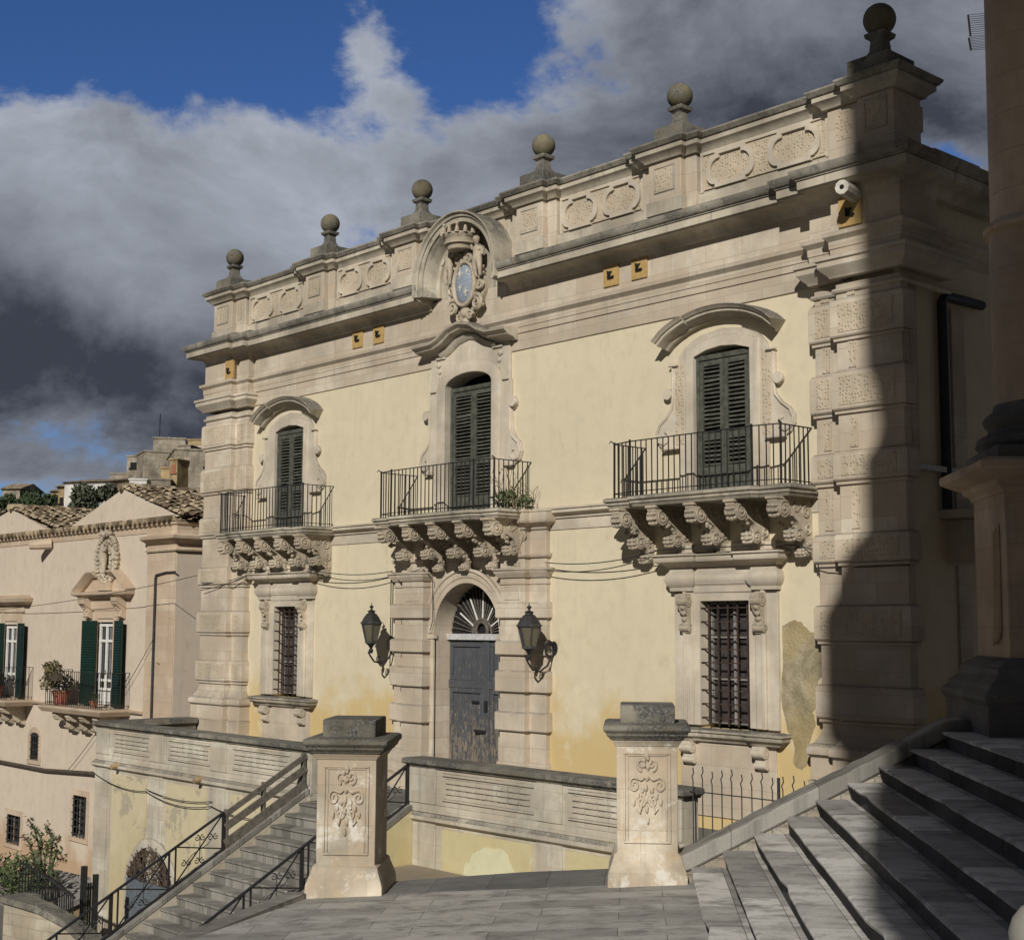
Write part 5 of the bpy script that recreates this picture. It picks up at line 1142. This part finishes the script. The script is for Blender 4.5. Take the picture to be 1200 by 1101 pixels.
# ================================================================== HOUSE on the left
HO = thing('neighbour_house', 'pinkish cream house with two tiled gables and green shutters left of the palace', 'house', (-17, .5, -7.2))
HY = .5; hxr = -12.2; hxl = -27.0
hh = [(-16.53, -15.58, -2.22, .05), (-22.95, -22.0, -2.22, -.03), (-20.72, -20.12, -4.02, -3.2), (-17.70, -16.85, -5.92, -4.78), (-22.2, -21.2, -6.6, -5.75)]
xs = sorted({hxl, hxr, *[h[0] for h in hh], *[h[1] for h in hh]}); zs = sorted({-7.4, 2.66, *[h[2] for h in hh], *[h[3] for h in hh]})
mb = MB()
for a, b_ in zip(xs, xs[1:]):
    for c, d in zip(zs, zs[1:]):
        if not any(h[0] <= a+1e-6 and b_ <= h[1]+1e-6 and h[2] <= c+1e-6 and d <= h[3]+1e-6 for h in hh): mb.box(a, b_, HY, HY+.4, c, d)
mb.box(hxr-.4, hxr, HY+.4, 9.5, -7.4, 2.66)
G1, G2 = (-15.38, 3.70, 2.78), (-22.9, 3.58, 2.78)
mb.prism([(-18.72, 2.78), (hxr+.02, 2.78), (G1[0], G1[1])], HY+.02, HY+.35); mb.prism([(-27, 2.78), (-20.1, 2.78), (G2[0], G2[1])], HY+.02, HY+.35)
mb.build('wall', 'house_plaster', HO)
mb = MB(); mb.box(hxl+.1, hxr-.42, HY+.45, 9.3, -7.4, 2.6); mb.build('core', 'dark_void', HO)
mb = MB(); mb.plan([(hxl, HY), (hxr, HY), (hxr, 9.5)], [(-.3, 2.40), (.02, 2.40), (.03, 2.55), (.08, 2.58), (.10, 2.64), (-.3, 2.66)])
mb.plan([(-13.75, HY), (hxr, HY), (hxr, 9.5)], [(-.02, 1.88), (.08, 1.88), (.10, 1.93), (.04, 1.98), (.04, 2.08), (.12, 2.14), (.26, 2.20), (.28, 2.28), (.06, 2.32), (.05, 2.41), (-.02, 2.41)])
mb.box(-13.72, -12.22, HY-.03, HY+.05, -7.3, 1.88)
mb.plan([(hxl, HY), (-18.6, HY)], [(-.02, -2.36), (.08, -2.36), (.12, -2.30), (-.02, -2.28)]); mb.plan([(-14.6, HY), (-13.74, HY)], [(-.02, -2.36), (.08, -2.36), (.12, -2.30), (-.02, -2.28)])
mb.build('cornice', 'house_stone', HO, .006)
# roofs: barrel tiles in rows
def tile_roof(x0, z0, x1, z1, y0, y1, pitch=.17):
    mb = MB(); n = int((y1-y0)/pitch); rows = 13; seg = 5
    dx, dz = x1-x0, z1-z0; L = math.hypot(dx, dz); nx, nz = -dz/L, dx/L
    if nz < 0: nx, nz = -nx, -nz
    for i in range(n):
        for k in range(rows):
            j = random.uniform(-.03, .03); lift = random.uniform(0, .05); up = i % 2 == 0
            q0, q1 = k/rows, (k+1.10)/rows
            vs = []
            for q, e in ((q0, .0), (q1, .035)):
                for m_ in range(seg+1):
                    a = PI*m_/seg; r_ = pitch*.56; yy = y0+(i+.5)*pitch-r_*math.cos(a)+j; h = (r_*math.sin(a)*.85 if up else r_*.5-r_*.6*math.sin(a))+e+lift
                    vs.append((x0+dx*q+nx*h, yy, z0+dz*q+nz*h))
            mb.add(vs, [(m_, m_+1, m_+seg+2, m_+seg+1) for m_ in range(seg)])
    return mb
mb = tile_roof(G1[0], G1[1]+.02, hxr+.30, 2.74, HY-.05, 9.0); mb.v += []; mb.build('roof', 'roof_tile', HO, 0, 60)
mb = tile_roof(G1[0], G1[1]+.02, -18.9, 2.74, HY+.35, 9.0); mb.build('roof', 'roof_tile', HO, 0, 60)
mb = tile_roof(G2[0], G2[1]+.02, -19.0, 2.70, HY-.05, 9.0); mb.build('roof', 'roof_tile', HO, 0, 60)
mb = tile_roof(G2[0], G2[1]+.02, -27.2, 2.70, HY-.05, 9.0); mb.build('roof', 'roof_tile', HO, 0, 60)
mb = MB()
for gx, gz in ((G1[0], G1[1]), (G2[0], G2[1])):
    for i in range(22): y = HY-.1+i*.42; mb.tube([(gx, y, gz+.05), (gx, y+.45, gz+.07)], [.11, .13], 8)
n = int((hxr-hxl)/.27)
for i in range(n+1): x = hxl+i*.27; mb.tube([(x, HY-.20, 2.71), (x, HY+.1, 2.75)], .085, 8)
mb.box(hxl, hxr+.1, HY-.12, HY+.4, 2.66, 2.70)
mb.build('eave_tile', 'roof_tile', HO, 0, 60)
# windows
def french_window(x0, x1, z0, z1, med):
    mb = MB(); y = HY+.03; mb.box(x0, x1, y+.06, y+.09, z0, z1); w = mb.build('window', 'window_glass', HO)
    mb = MB(); xm = (x0+x1)/2
    for a in (x0+.02, xm-.06, x1-.09): mb.box(a, a+.08, y, y+.05, z0, z1-.05)
    for z in (z0, z0+.62, z1-.55, z1-.12): mb.box(x0, x1, y+.004, y+.046, z, z+.07)
    mb.box(x0+.1, xm-.06, y+.004, y+.04, z0+.05, z0+.45); mb.box(xm+.02, x1-.09, y+.004, y+.04, z0+.05, z0+.45)
    mb.build('frame', 'white_paint', w)
    MB().box(xm+.10, xm+.20, y+.05, y+.058, z0+.6, z1-.15).build('curtain', 'pane_net', w)
    for s, xa, xe in ((-1, x0+.05, x0-.62), (1, x1+.20, x1+.86)):
        mb = MB(); d = .10
        mb.obox(((xa+xe)/2, HY-.10-d*.3, (z0+z1)/2), ((xe-xa)/2, -d*.5, 0), (0, .02, 0), (0, 0, (z1-z0)/2+.04))
        for i in range(30): z = z0+.1+(z1-z0-.2)*i/29; mb.obox(((xa+xe)/2, HY-.125-d*.3, z), ((xe-xa)/2*.84, -d*.5*.84, 0), (0, .012, 0), (0, .008, .018))
        mb.build('shutter', 'shutter_green', w)
    mb = MB()
    if med:
        mb.elev([(x0-.0, z0), (x0, z1+.1), (x1, z1+.1), (x1, z0)], [(0, HY+.05), (0, HY-.04), (.22, HY-.04), (.22, HY+.05)])
        mb.box(x0-.62, x1+.62, HY-.06, HY+.02, z1+.32, z1+.70)
        for s in (-1, 1):
            x = (x0+x1)/2+s*1.0
            mb.prism_x([(HY, .72), (HY-.32, .72), (HY-.3, .55), (HY-.14, .38), (HY-.16, .2), (HY, .12)], x-.16, x+.16)
            for j in range(8): mb.blob((x+random.uniform(-.12, .12), HY-.22+.02*j, .66-.07*j), (.07, .07, .06), 1, .2)
        mb.plan([(x0-.92, HY), (x0-.92, HY-.1), (x1+.92, HY-.1), (x1+.92, HY)], [(-.1, .70), (.06, .70), (.10, .76), (.22, .80), (.24, .88), (-.1, .90)])
        for s in (-1, 1): 
            pp = [((x0+x1)/2+s*1.62, .90), ((x0+x1)/2+s*.78, 1.40), ((x0+x1)/2+s*.45, 1.40)]
            if s > 0: pp = pp[::-1]
            mb.elev(pp, [(-.12, HY), (-.12, HY-.14), (-.06, HY-.22), (.02, HY-.30), (.06, HY-.30), (.08, HY)])
        mb.prism([((x0+x1)/2-1.4, .9), ((x0+x1)/2+1.4, .9), ((x0+x1)/2+.7, 1.34), ((x0+x1)/2-.7, 1.34)], HY-.05, HY+.02)
        mb.box((x0+x1)/2-.4, (x0+x1)/2+.4, HY-.14, HY, .92, 1.2)
    else:
        mb.elev([(x0, z0), (x0, z1+.1), (x1, z1+.1), (x1, z0)], [(0, HY+.05), (0, HY-.04), (.3, HY-.04), (.3, HY+.05)])
        mb.box(x0-.5, x1+.5, HY-.06, HY+.02, z1+.38, z1+.75); mb.plan([(x0-.8, HY), (x0-.8, HY-.1), (x1+.8, HY-.1), (x1+.8, HY)], [(-.1, z1+.60), (.06, z1+.60), (.20, z1+.68), (.24, z1+.80), (.1, z1+.84), (-.1, z1+.9)])
    mb.build('surround', 'house_stone', w, .006)
    return w
w1 = french_window(-16.53, -15.58, -2.2, .05, True); w2 = french_window(-22.95, -22.0, -2.2, -.03, False)
# carved medallion
mb = MB(); mx, mz = -15.95, 1.80
mb.prism([(mx+.62*math.cos(R(a)), mz+.68*math.sin(R(a))) for a in range(0, 360, 12)], HY-.06, HY+.02)
for i in range(34): a = 2*PI*i/34; mb.blob((mx+.60*math.cos(a), HY-.10, mz+.66*math.sin(a)), (.08, .08, .07), 1, .25)
for i in range(26): a = random.uniform(0, 2*PI); r_ = random.uniform(.2, .5); mb.blob((mx+r_*math.cos(a), HY-.09, mz+r_*math.sin(a)), (.07, .06, .07), 1, .3)
for i in range(7): mb.blob((mx-.3+.1*i, HY-.16, mz+.70+.03*math.sin(i*2)), (.06, .08, .08), 1, .2)
md = mb.build('medallion', 'limestone_carved', HO, 0, 60)
V = [(mx, HY-.2, mz-.05), (mx, HY-.22, mz+.15), (mx, HY-.22, mz+.27), (mx, HY-.23, mz+.33), (mx, HY-.24, mz+.42), (mx-.13, HY-.22, mz+.18), (mx-.2, HY-.24, mz), (mx+.13, HY-.22, mz+.2), (mx+.22, HY-.24, mz+.32), (mx+.07, HY-.22, mz-.22), (mx+.08, HY-.22, mz-.42), (mx-.07, HY-.22, mz-.22), (mx-.06, HY-.22, mz-.42)]
skin_figure('relief_figure', md, 'limestone_carved', V, [(0, 1), (1, 2), (2, 3), (3, 4), (2, 5), (5, 6), (2, 7), (7, 8), (0, 9), (9, 10), (0, 11), (11, 12)], [.11, .11, .08, .05, .08, .05, .04, .05, .04, .07, .045, .07, .045])
# small barred windows
for (x0, x1, z0, z1) in hh[2:]:
    mb = MB(); mb.box(x0, x1, HY+.25, HY+.28, z0, z1); w = mb.build('window', 'dark_void', HO)
    mb = MB(); P_ = [(x0, z0), (x0, z1), (x1, z1), (x1, z0)]
    if z1 > -3.5: P_ = [(x0, z0), (x0, z1-.15)]+[((x0+x1)/2-(x1-x0)/2*math.cos(R(a)), z1-.15+.14*math.sin(R(a))) for a in (30, 60, 90, 120, 150)]+[(x1, z1-.15), (x1, z0)]
    mb.elev(P_, [(0, HY+.2), (0, HY-.025), (.16, HY-.025), (.16, HY+.05)]); mb.box(x0-.16, x1+.16, HY-.05, HY+.03, z0-.12, z0-.002); mb.build('frame', 'house_stone', w, .005)
    mb = MB()
    for i in range(4): x = x0+(x1-x0)*(i+.5)/4; mb.bar((x, HY-.02, z0), (x, HY-.02, z1-.03), .025)
    n = int((z1-z0)/.17)
    for i in range(n): z = z0+(z1-z0)*(i+.5)/n; mb.bar((x0-.02, HY-.02, z), (x1+.02, HY-.02, z), .025)
    mb.build('iron_bars', 'iron_grey', w)
# house balconies
for cx, hw in ((-16.3, 1.75), (-22.5, 1.75)):
    mb = MB(); mb.plan([(cx-hw-.1, HY), (cx-hw-.1, HY-.85), (cx+hw+.1, HY-.85), (cx+hw+.1, HY)], [(-.3, -2.44), (.0, -2.44), (.04, -2.38), (.08, -2.32), (.08, -2.27), (-.3, -2.26)]); mb.box(cx-hw, cx+hw, HY-.8, HY+.1, -2.43, -2.27)
    bl = mb.build('balcony', 'house_stone', HO, .006)
    for i in range(4):
        x = cx-hw*.72+i*hw*.48; mb = MB()
        mb.prism_x([(HY, -2.44), (HY-.72, -2.44), (HY-.74, -2.55), (HY-.55, -2.66), (HY-.42, -2.72), (HY-.36, -2.88), (HY-.15, -2.98), (HY, -3.05)], x-.13, x+.13)
        mb.cyl((x-.16, HY-.58, -2.56), (x+.16, HY-.58, -2.56), .12, 12); mb.cyl((x-.15, HY-.26, -2.84), (x+.15, HY-.26, -2.84), .10, 12); mb.build('corbel', 'limestone_carved', bl)
    mb = MB(); rp = [(cx-hw, HY), (cx-hw, HY-.78), (cx+hw, HY-.78), (cx+hw, HY)]
    for a, b_ in zip(rp, rp[1:]):
        mb.bar((*a, -1.30), (*b_, -1.30), .03, .015); mb.bar((*a, -2.18), (*b_, -2.18), .03, .015)
        n = round((Vector(b_)-Vector(a)).length/.13)
        for i in range(n+1): q = i/n; mb.bar((a[0]+(b_[0]-a[0])*q, a[1]+(b_[1]-a[1])*q, -2.26), (a[0]+(b_[0]-a[0])*q, a[1]+(b_[1]-a[1])*q, -1.3), .014)
    for s in (-1, 1): mb.spiral((cx+s*(hw+.09), -1.26), .09, 1.2, HY-.78, .014, s, R(180))
    mb.build('railing', 'iron', bl)
mb = MB(); mb.tube([(-13.12, HY-.08, 1.28), (-13.16, HY-.08, 1.20), (-13.16, HY-.08, -7)], .032, 8); mb.tube([(-13.12, HY-.08, 1.28), (-12.6, HY-.08, 1.34), (-12.1, HY-.08, 1.34)], .022, 6); mb.build('drainpipe', 'iron_grey', HO)
mb = MB(); mb.tube([(-27, HY-.08, -4.22), (-19.5, HY-.08, -4.24), (-16.6, HY-.08, -4.10), (-13, HY-.08, -4.1)], .055, 8); mb.build('pipe', 'bark', HO)
mb = MB(); mb.tube([(-19.76, HY, 2.36), (-20.1, HY-.55, 2.30)], [.17, .12], 10); mb.build('water_spout', 'house_stone', HO)
cable('thin cables crossing on the right part of the left house wall', [sag((-13.1, HY-.12, -.4), (-18, HY-.12, -4.2), .2), sag((-12.4, HY-.05, .15), (-12.15, 3.8, -.2), .1), sag((-12.9, HY-.1, -1.0), (-12.1, 3, -2.0), .05)], .0085)

# potted plants on the house balconies
def potted(x, y, z, r, label, red, group='potted plants on the house balconies'):
    T_ = thing('potted_plant', label, 'potted plant', (x, y, z), group)
    mb = MB(); mb.lathe([(r*.55, 0), (r*.8, r*1.1), (r*.88, r*1.1), (r*.88, r*1.25), (r*.7, r*1.25)], (x, y, z), 14); mb.build('pot', 'terracotta', T_)
    mb = MB(); leaves(mb, (x, y, z+r*2.0), (r*1.15, r*1.0, r*.9), 170, r*.2); mb.build('foliage', 'leaf', T_)
    if red: mb = MB(); leaves(mb, (x+.1, y-.1, z+r*2.9), (r*1.2, r, r*.6), 60, r*.2); mb.build('flower', 'petal_red', T_)
    return T_
potted(-17.6, HY-.52, -2.26, .32, 'bushy green potted plant at the left end of the balcony with the carved pediment', False)
potted(-15.6, HY-.5, -2.26, .15, 'small terracotta pot with a tiny plant before the white window frame', False)
potted(-22.3, HY-.5, -2.26, .30, 'bushy green potted plant on the leftmost balcony floor', False)
def hanging(x, z, label, red):
    T_ = thing('hanging_planter', label, 'planter', (x, HY-.88, z), 'planters hung on the house balcony rails')
    mb = MB(); mb.box(x-.4, x+.4, HY-1.0, HY-.81, z-.22, z); mb.build('planter_box', 'bark', T_, .01)
    mb = MB(); leaves(mb, (x, HY-.95, z+.12), (.5, .22, .22), 240, .06); leaves(mb, (x-.2, HY-1.0, z-.3), (.4, .15, .25), 90, .06); mb.build('foliage', 'leaf_dry' if not red else 'leaf', T_)
    if red: mb = MB(); leaves(mb, (x+.1, HY-1.0, z+.15), (.55, .25, .22), 150, .06); mb.build('flower', 'petal_red', T_)
hanging(-17.3, -1.36, 'planter of olive-green leaves on the balcony rail under the pediment window', False)
hanging(-21.9, -1.36, 'planter of red flowers on the leftmost balcony rail', True)

# ================================================================== LOWER LEFT yard
mb = MB()   # curved yard wall
pts = [(5, 1050), (45, 1062), (75, 1078), (100, 1100)]
base = [at_y(u, v, -5.6+.25*i) for i, (u, v) in enumerate(pts)]
YW = thing('yard_wall', 'curved low stone wall with a grey coping in the lower left corner', 'wall', (base[1].x, base[1].y, -7.3))
path = [(p.x, p.y) for p in base]; path = [(path[0][0]-.05, path[0][1]+1.0)]+path+[(path[-1][0]+1.0, path[-1][1]-.2)]
zt = base[1].z
zz = [base[0].z, base[0].z]+[p.z for p in base[1:]]+[base[-1].z-.35]
def wall_strip(o0, o1, dz0, dz1, absolute=None):
    mb = MB(); mb.plan(path, [(o0, 0), (o1, 0), (o1, 1), (o0, 1)])
    v2 = []
    for i, p in enumerate(mb.v):
        k = min(i//4, len(zz)-1); top_ = zz[k]; v2.append((p[0], p[1], (top_+dz1) if p[2] > .5 else (absolute if absolute is not None else top_+dz0)))
    mb.v = v2; return mb
wall_strip(-.3, 0, 0, -.12, -7.4).build('wall', 'wall_stone', YW)
wall_strip(-.36, .07, -.118, 0.02).build('coping', 'lichen_stone', YW, .02)
FE2 = thing('yard_fence', 'dark iron bar fence standing behind the curved yard wall', 'fence', (base[1].x, base[1].y+.5, -7))
mb = MB()
fp = [at_y(22, 1052, -5.2), at_y(60, 1068, -4.9), at_y(88, 1090, -4.6)]
tops = [at_y(24, 1010, -5.2), at_y(60, 1030, -4.9), at_y(88, 1052, -4.6)]
for (a, b_, ta, tb) in ((fp[0], fp[1], tops[0], tops[1]), (fp[1], fp[2], tops[1], tops[2])):
    mb.bar(ta, tb, .04); mb.bar(a+Vector((0, 0, .1)), b_+Vector((0, 0, .1)), .04)
    for i in range(11): q = i/11; mb.bar(a.lerp(b_, q)-Vector((0, 0, .3)), ta.lerp(tb, q)+Vector((0, 0, .06)), .022)
mb.build('bar', 'iron', FE2)
GT = thing('iron_gate', 'open dark iron gate leaf with a pointed top by the terrace wall foot', 'gate', at_y(105, 1090, -4.2))
g0, g1 = at_y(96, 1095, -4.3), at_y(110, 1092, -4.0); 
mb = MB(); mb.bar(g0-Vector((0, 0, .5)), g0+Vector((0, 0, 1.35)), .10); mb.bar(g1-Vector((0, 0, .5)), g1+Vector((0, 0, 1.15)), .09)
for i in range(5): q = i/5; mb.bar(g0.lerp(g1, q), g0.lerp(g1, q)+Vector((0, 0, 1.0)), .03)
mb.bar(g0+Vector((0, 0, .9)), g1+Vector((0, 0, .9)), .05)
mb.prism([(0, 0)]*3, 0, 0) if False else None
mb.build('leaf_frame', 'iron', GT)
SH = thing('lean_to', 'small grey lean-to roof behind the yard fence', 'shed', at_y(60, 1050, -2.6))
c0 = at_y(30, 1040, -3.0); c1 = at_y(92, 1062, -2.0)
mb = MB(); mb.obox(((c0+c1)/2)+Vector((0, 0, .1)), (1.3, .1, 0), (0, .8, .25), (0, -.02, .06)); mb.build('roof', 'worn_paint', SH)
mb = MB(); mb.box((c0.x+c1.x)/2-1.2, (c0.x+c1.x)/2+1.2, -2.7, -1.7, -7.3, c0.z-.3); mb.build('wall', 'far_ochre', SH)
# climbing plant
CPX = at_y(45, 1050, -2.2)
CL = thing('climbing_plant', 'straggly climbing plant with arching stems over the yard fence', 'plant', (CPX.x, CPX.y, -7.2))
mb = MB(); lf = MB(); fl_ = MB()
def branch(pix, Y, r0):
    P_ = [at_y(u, v, Y) for u, v in pix]; mb.tube(P_, [r0*(1-.8*i/len(P_)) for i in range(len(P_))], 5)
    for a, b_ in zip(P_, P_[1:]):
        for i in range(9): leaves(lf, a.lerp(b_, random.random()), (.12, .12, .12), 3, .065)
    leaves(fl_, P_[-1], (.12, .12, .12), 5, .04)
for pix in ([(50, 1050), (48, 1000), (42, 975), (33, 959)], [(55, 1050), (60, 1000), (62, 980), (52, 965)], [(45, 1050), (40, 1005), (36, 990), (28, 980)], [(58, 1050), (62, 1010), (68, 995), (75, 1008)], [(52, 1050), (53, 1005), (58, 988), (66, 982)], [(48, 1050), (45, 1000), (50, 990), (44, 972)]): branch(pix, -2.6, .035)
for (u, v, rx, rz, n) in ((12, 1018, .6, .4, 260), (30, 1024, .7, .45, 240), (48, 1026, .5, .4, 130), (15, 1038, .6, .4, 220)): p = at_y(u, v, -3.2); leaves(lf, p, (rx, .5, rz), n, .075)
mb.build('stem', 'bark', CL); lf.build('foliage', 'leaf', CL); fl_.build('flower', 'petal_red', CL)

# ================================================================== HILL TOWN
def hill_house(label, u0, u1, v0, v1, D, mat, depth, rot, wins=(), roof=None, group='stone houses on the hill behind'):
    p0 = at_d(u0, v1+18, D); p1 = at_d(u1, v1+18, D); top_ = at_d((u0+u1)/2, v0, D).z; c = (p0+p1)/2; w = (p1-p0).length
    ax_ = (CR0*math.cos(R(rot))+FH*math.sin(R(rot))); ay_ = Vector((-ax_.y, ax_.x, 0)); w /= math.cos(R(rot))
    T_ = thing('hill_house', label, 'house', (c.x, c.y, c.z), group)
    X_ = Matrix(((ax_.x, ay_.x, 0, c.x), (ax_.y, ay_.y, 0, c.y), (0, 0, 1, 0), (0, 0, 0, 1)))
    z0 = min(p0.z, p1.z)-1; mb = MB(); mb.box(-w/2, w/2, 0, depth, z0, top_)
    mb.box(-w/2-.1, w/2+.1, -.1, depth+.1, top_, top_+.18); mb.build('wall', mat, T_, .03, 32, X_)
    H_ = top_-z0-1
    for (fx, fz, ww, hh_, m_) in wins:
        ww *= .55; hh_ *= .6; mb = MB(); x = -w/2+fx*w; z = top_-fz*H_; mb.box(x-ww/2, x+ww/2, -.06, .1, z-hh_/2, z+hh_/2); mb.box(x-ww/2-.12, x+ww/2+.12, -.14, .0, z-hh_/2-.2, z-hh_/2-.02); mb.build('window', m_, T_, 0, 32, X_)
    if roof:
        mb = MB(); mb.prism_x([(-.4, top_+.2), (depth/2, top_+roof), (depth+.4, top_+.2)], -w/2-.3, w/2+.3); mb.build('roof', 'roof_tile', T_, 0, 32, X_)
    return T_
dv = 'dark_void'
hill_house('narrow grey house with a roof terrace above the wide blank wall', 206, 222, 522, 560, 147, 'far_stone', 4, -8, [(.5, .3, .8, 1.4, dv)])
hill_house('small plastered house with two windows under the tall hill house', 186, 200, 548, 600, 139, 'far_ochre', 3, -12, [(.3, .25, .9, 1.3, dv), (.7, .5, .9, 1.6, dv)])
hill_house('low pale house with dark windows behind the gable ridge', 150, 170, 562, 600, 134, 'far_white', 4, 6, [(.3, .3, 1.0, 1.5, dv), (.7, .35, 1.0, 1.7, dv)])
hill_house('tall grey stone house with a flat top, highest of the hill houses', 178, 214, 513, 585, 150, 'far_stone', 8, 12, [(.3, .35, 1.0, 1.6, dv), (.72, .3, .8, 1.4, dv), (.3, .75, 1.2, 2.2, dv), (.72, .8, 1, 2.0, dv)])
hill_house('ruined grey house with a broken open gallery, left of the tall hill house', 145, 180, 534, 590, 146, 'far_stone', 8, -14, [(.4, .13, 3.0, .9, dv), (.55, .3, 1.2, .8, dv), (.3, .6, .9, 1.4, dv), (.75, .55, .8, 1.3, dv), (.8, .8, .8, 1.2, dv)])
hill_house('grey house with a pale side wall, partly in front of the tall hill house', 168, 196, 529, 592, 143, 'far_stone', 5, 25, [(.5, .45, 1.0, 1.6, dv), (.8, .6, 1.0, 1.6, dv)])
hill_house('wide blank grey wall house next to the corner pier', 204, 262, 527, 600, 135, 'far_stone', 9, 18, [(.62, .16, .9, 1.0, dv), (.8, .55, .8, 1.3, dv)])
hill_house('narrow ochre house with a tall dark doorway and a red board', 196, 206, 538, 600, 133, 'far_ochre', 4, -20, [(.5, .62, .7, 3.4, dv), (.55, .12, .8, 1.2, 'terracotta')])
hill_house('small ochre tower house near the top of the hill', 218, 236, 515, 560, 158, 'far_ochre', 5, -10, [(.5, .3, .6, .9, dv)])
hill_house('tiny white house beside the corner pier on the hill', 232, 250, 524, 560, 152, 'far_white', 5, 15, [(.4, .2, .6, .9, dv)])
hill_house('low rubble house under the ruined house', 176, 198, 562, 596, 131, 'far_stone', 4, 8, [(.3, .4, 1.0, 1.8, dv), (.7, .4, .9, 2, dv)])
hx0 = at_d(187, 513, 151)
tag(MB().cyl(hx0, hx0+Vector((0, 0, 2.6)), .05, 5).build('roof_aerial', 'iron'), 'thin aerial mast on the roof of the tallest hill house', 'aerial')
hill_house('white rendered house with a low gable beside the hill tree', 70, 128, 566, 625, 140, 'far_white', 8, -16, [(.28, .12, 1.0, .8, dv)], .9)
hill_house('cream house corner left of the white hill house', 66, 76, 572, 600, 145, 'far_ochre', 4, -16, [(.5, .3, .8, 1, dv)], .8)
hill_house('pale low houses at the left of the stone hill houses', 126, 150, 555, 600, 160, 'far_stone', 6, -5, [(.5, .4, .8, 1, dv)])
hill_house('far brown house among dark trees on the left skyline', 0, 22, 574, 600, 190, 'far_stone', 6, -10, [(.5, .4, .8, 1, dv)], 1.2)
hill_house('far small house on the skyline between dark trees', 58, 72, 577, 600, 185, 'far_ochre', 6, -10, [], 1.0)
def far_tree(label, u, v0, v1, wpx, D, mat, n):
    b_ = at_d(u, v1+12, D); tp = at_d(u, v0, D); c = at_d(u, (v0+v1)/2, D); rx = wpx/2*D/FPX; rz = (tp.z-c.z)
    T_ = thing('hill_tree', label, 'tree', b_, 'trees on the hill')
    mb = MB(); mb.tube([b_, (b_+c)/2+Vector((.2, 0, 0)), c], [.35, .25, .12], 7)
    for k in range(4): a = random.uniform(0, 6.28); mb.tube([(b_+c)/2, c+Vector((rx*.5*math.cos(a), rx*.5*math.sin(a), rz*.3))], [.16, .05], 5)
    mb.build('trunk', 'bark', T_)
    mb = MB()
    for k in range(9):
        a, q = random.uniform(0, 6.28), random.uniform(.2, .75); cc = c+Vector((rx*q*math.cos(a), rx*q*math.sin(a), rz*random.uniform(-.6, .6)))
        leaves(mb, cc, (rx*.45, rx*.45, rz*.42), n//9, .28)
    mb.build('crown', mat, T_)
far_tree('grey-green bushy tree in front of the white hill house', 103, 557, 612, 60, 128, 'leaf_olive', 2200)
for i, (u, v0, w) in enumerate(((8, 578, 30), (28, 574, 26), (42, 572, 24), (56, 576, 22), (20, 584, 40), (46, 584, 40), (72, 584, 20), (0, 586, 26), (62, 586, 24))):
    far_tree(['dark round evergreen tree on the left skyline, third of the row from the frame edge', 'dark evergreen tree, tall one near the brown far house', 'dark evergreen tree, highest point of the dark row', 'dark evergreen tree below the far small skyline house', 'broad dark tree low on the slope near the left frame edge', 'broad dark tree low on the slope, middle of the dark row', 'dark tree touching the left side of the white hill house', 'dark tree cut by the left frame edge', 'dark tree just left of the cream house corner'][i], u, v0, 604, w, 165 if i < 4 else 155, 'leaf_dark', 900)
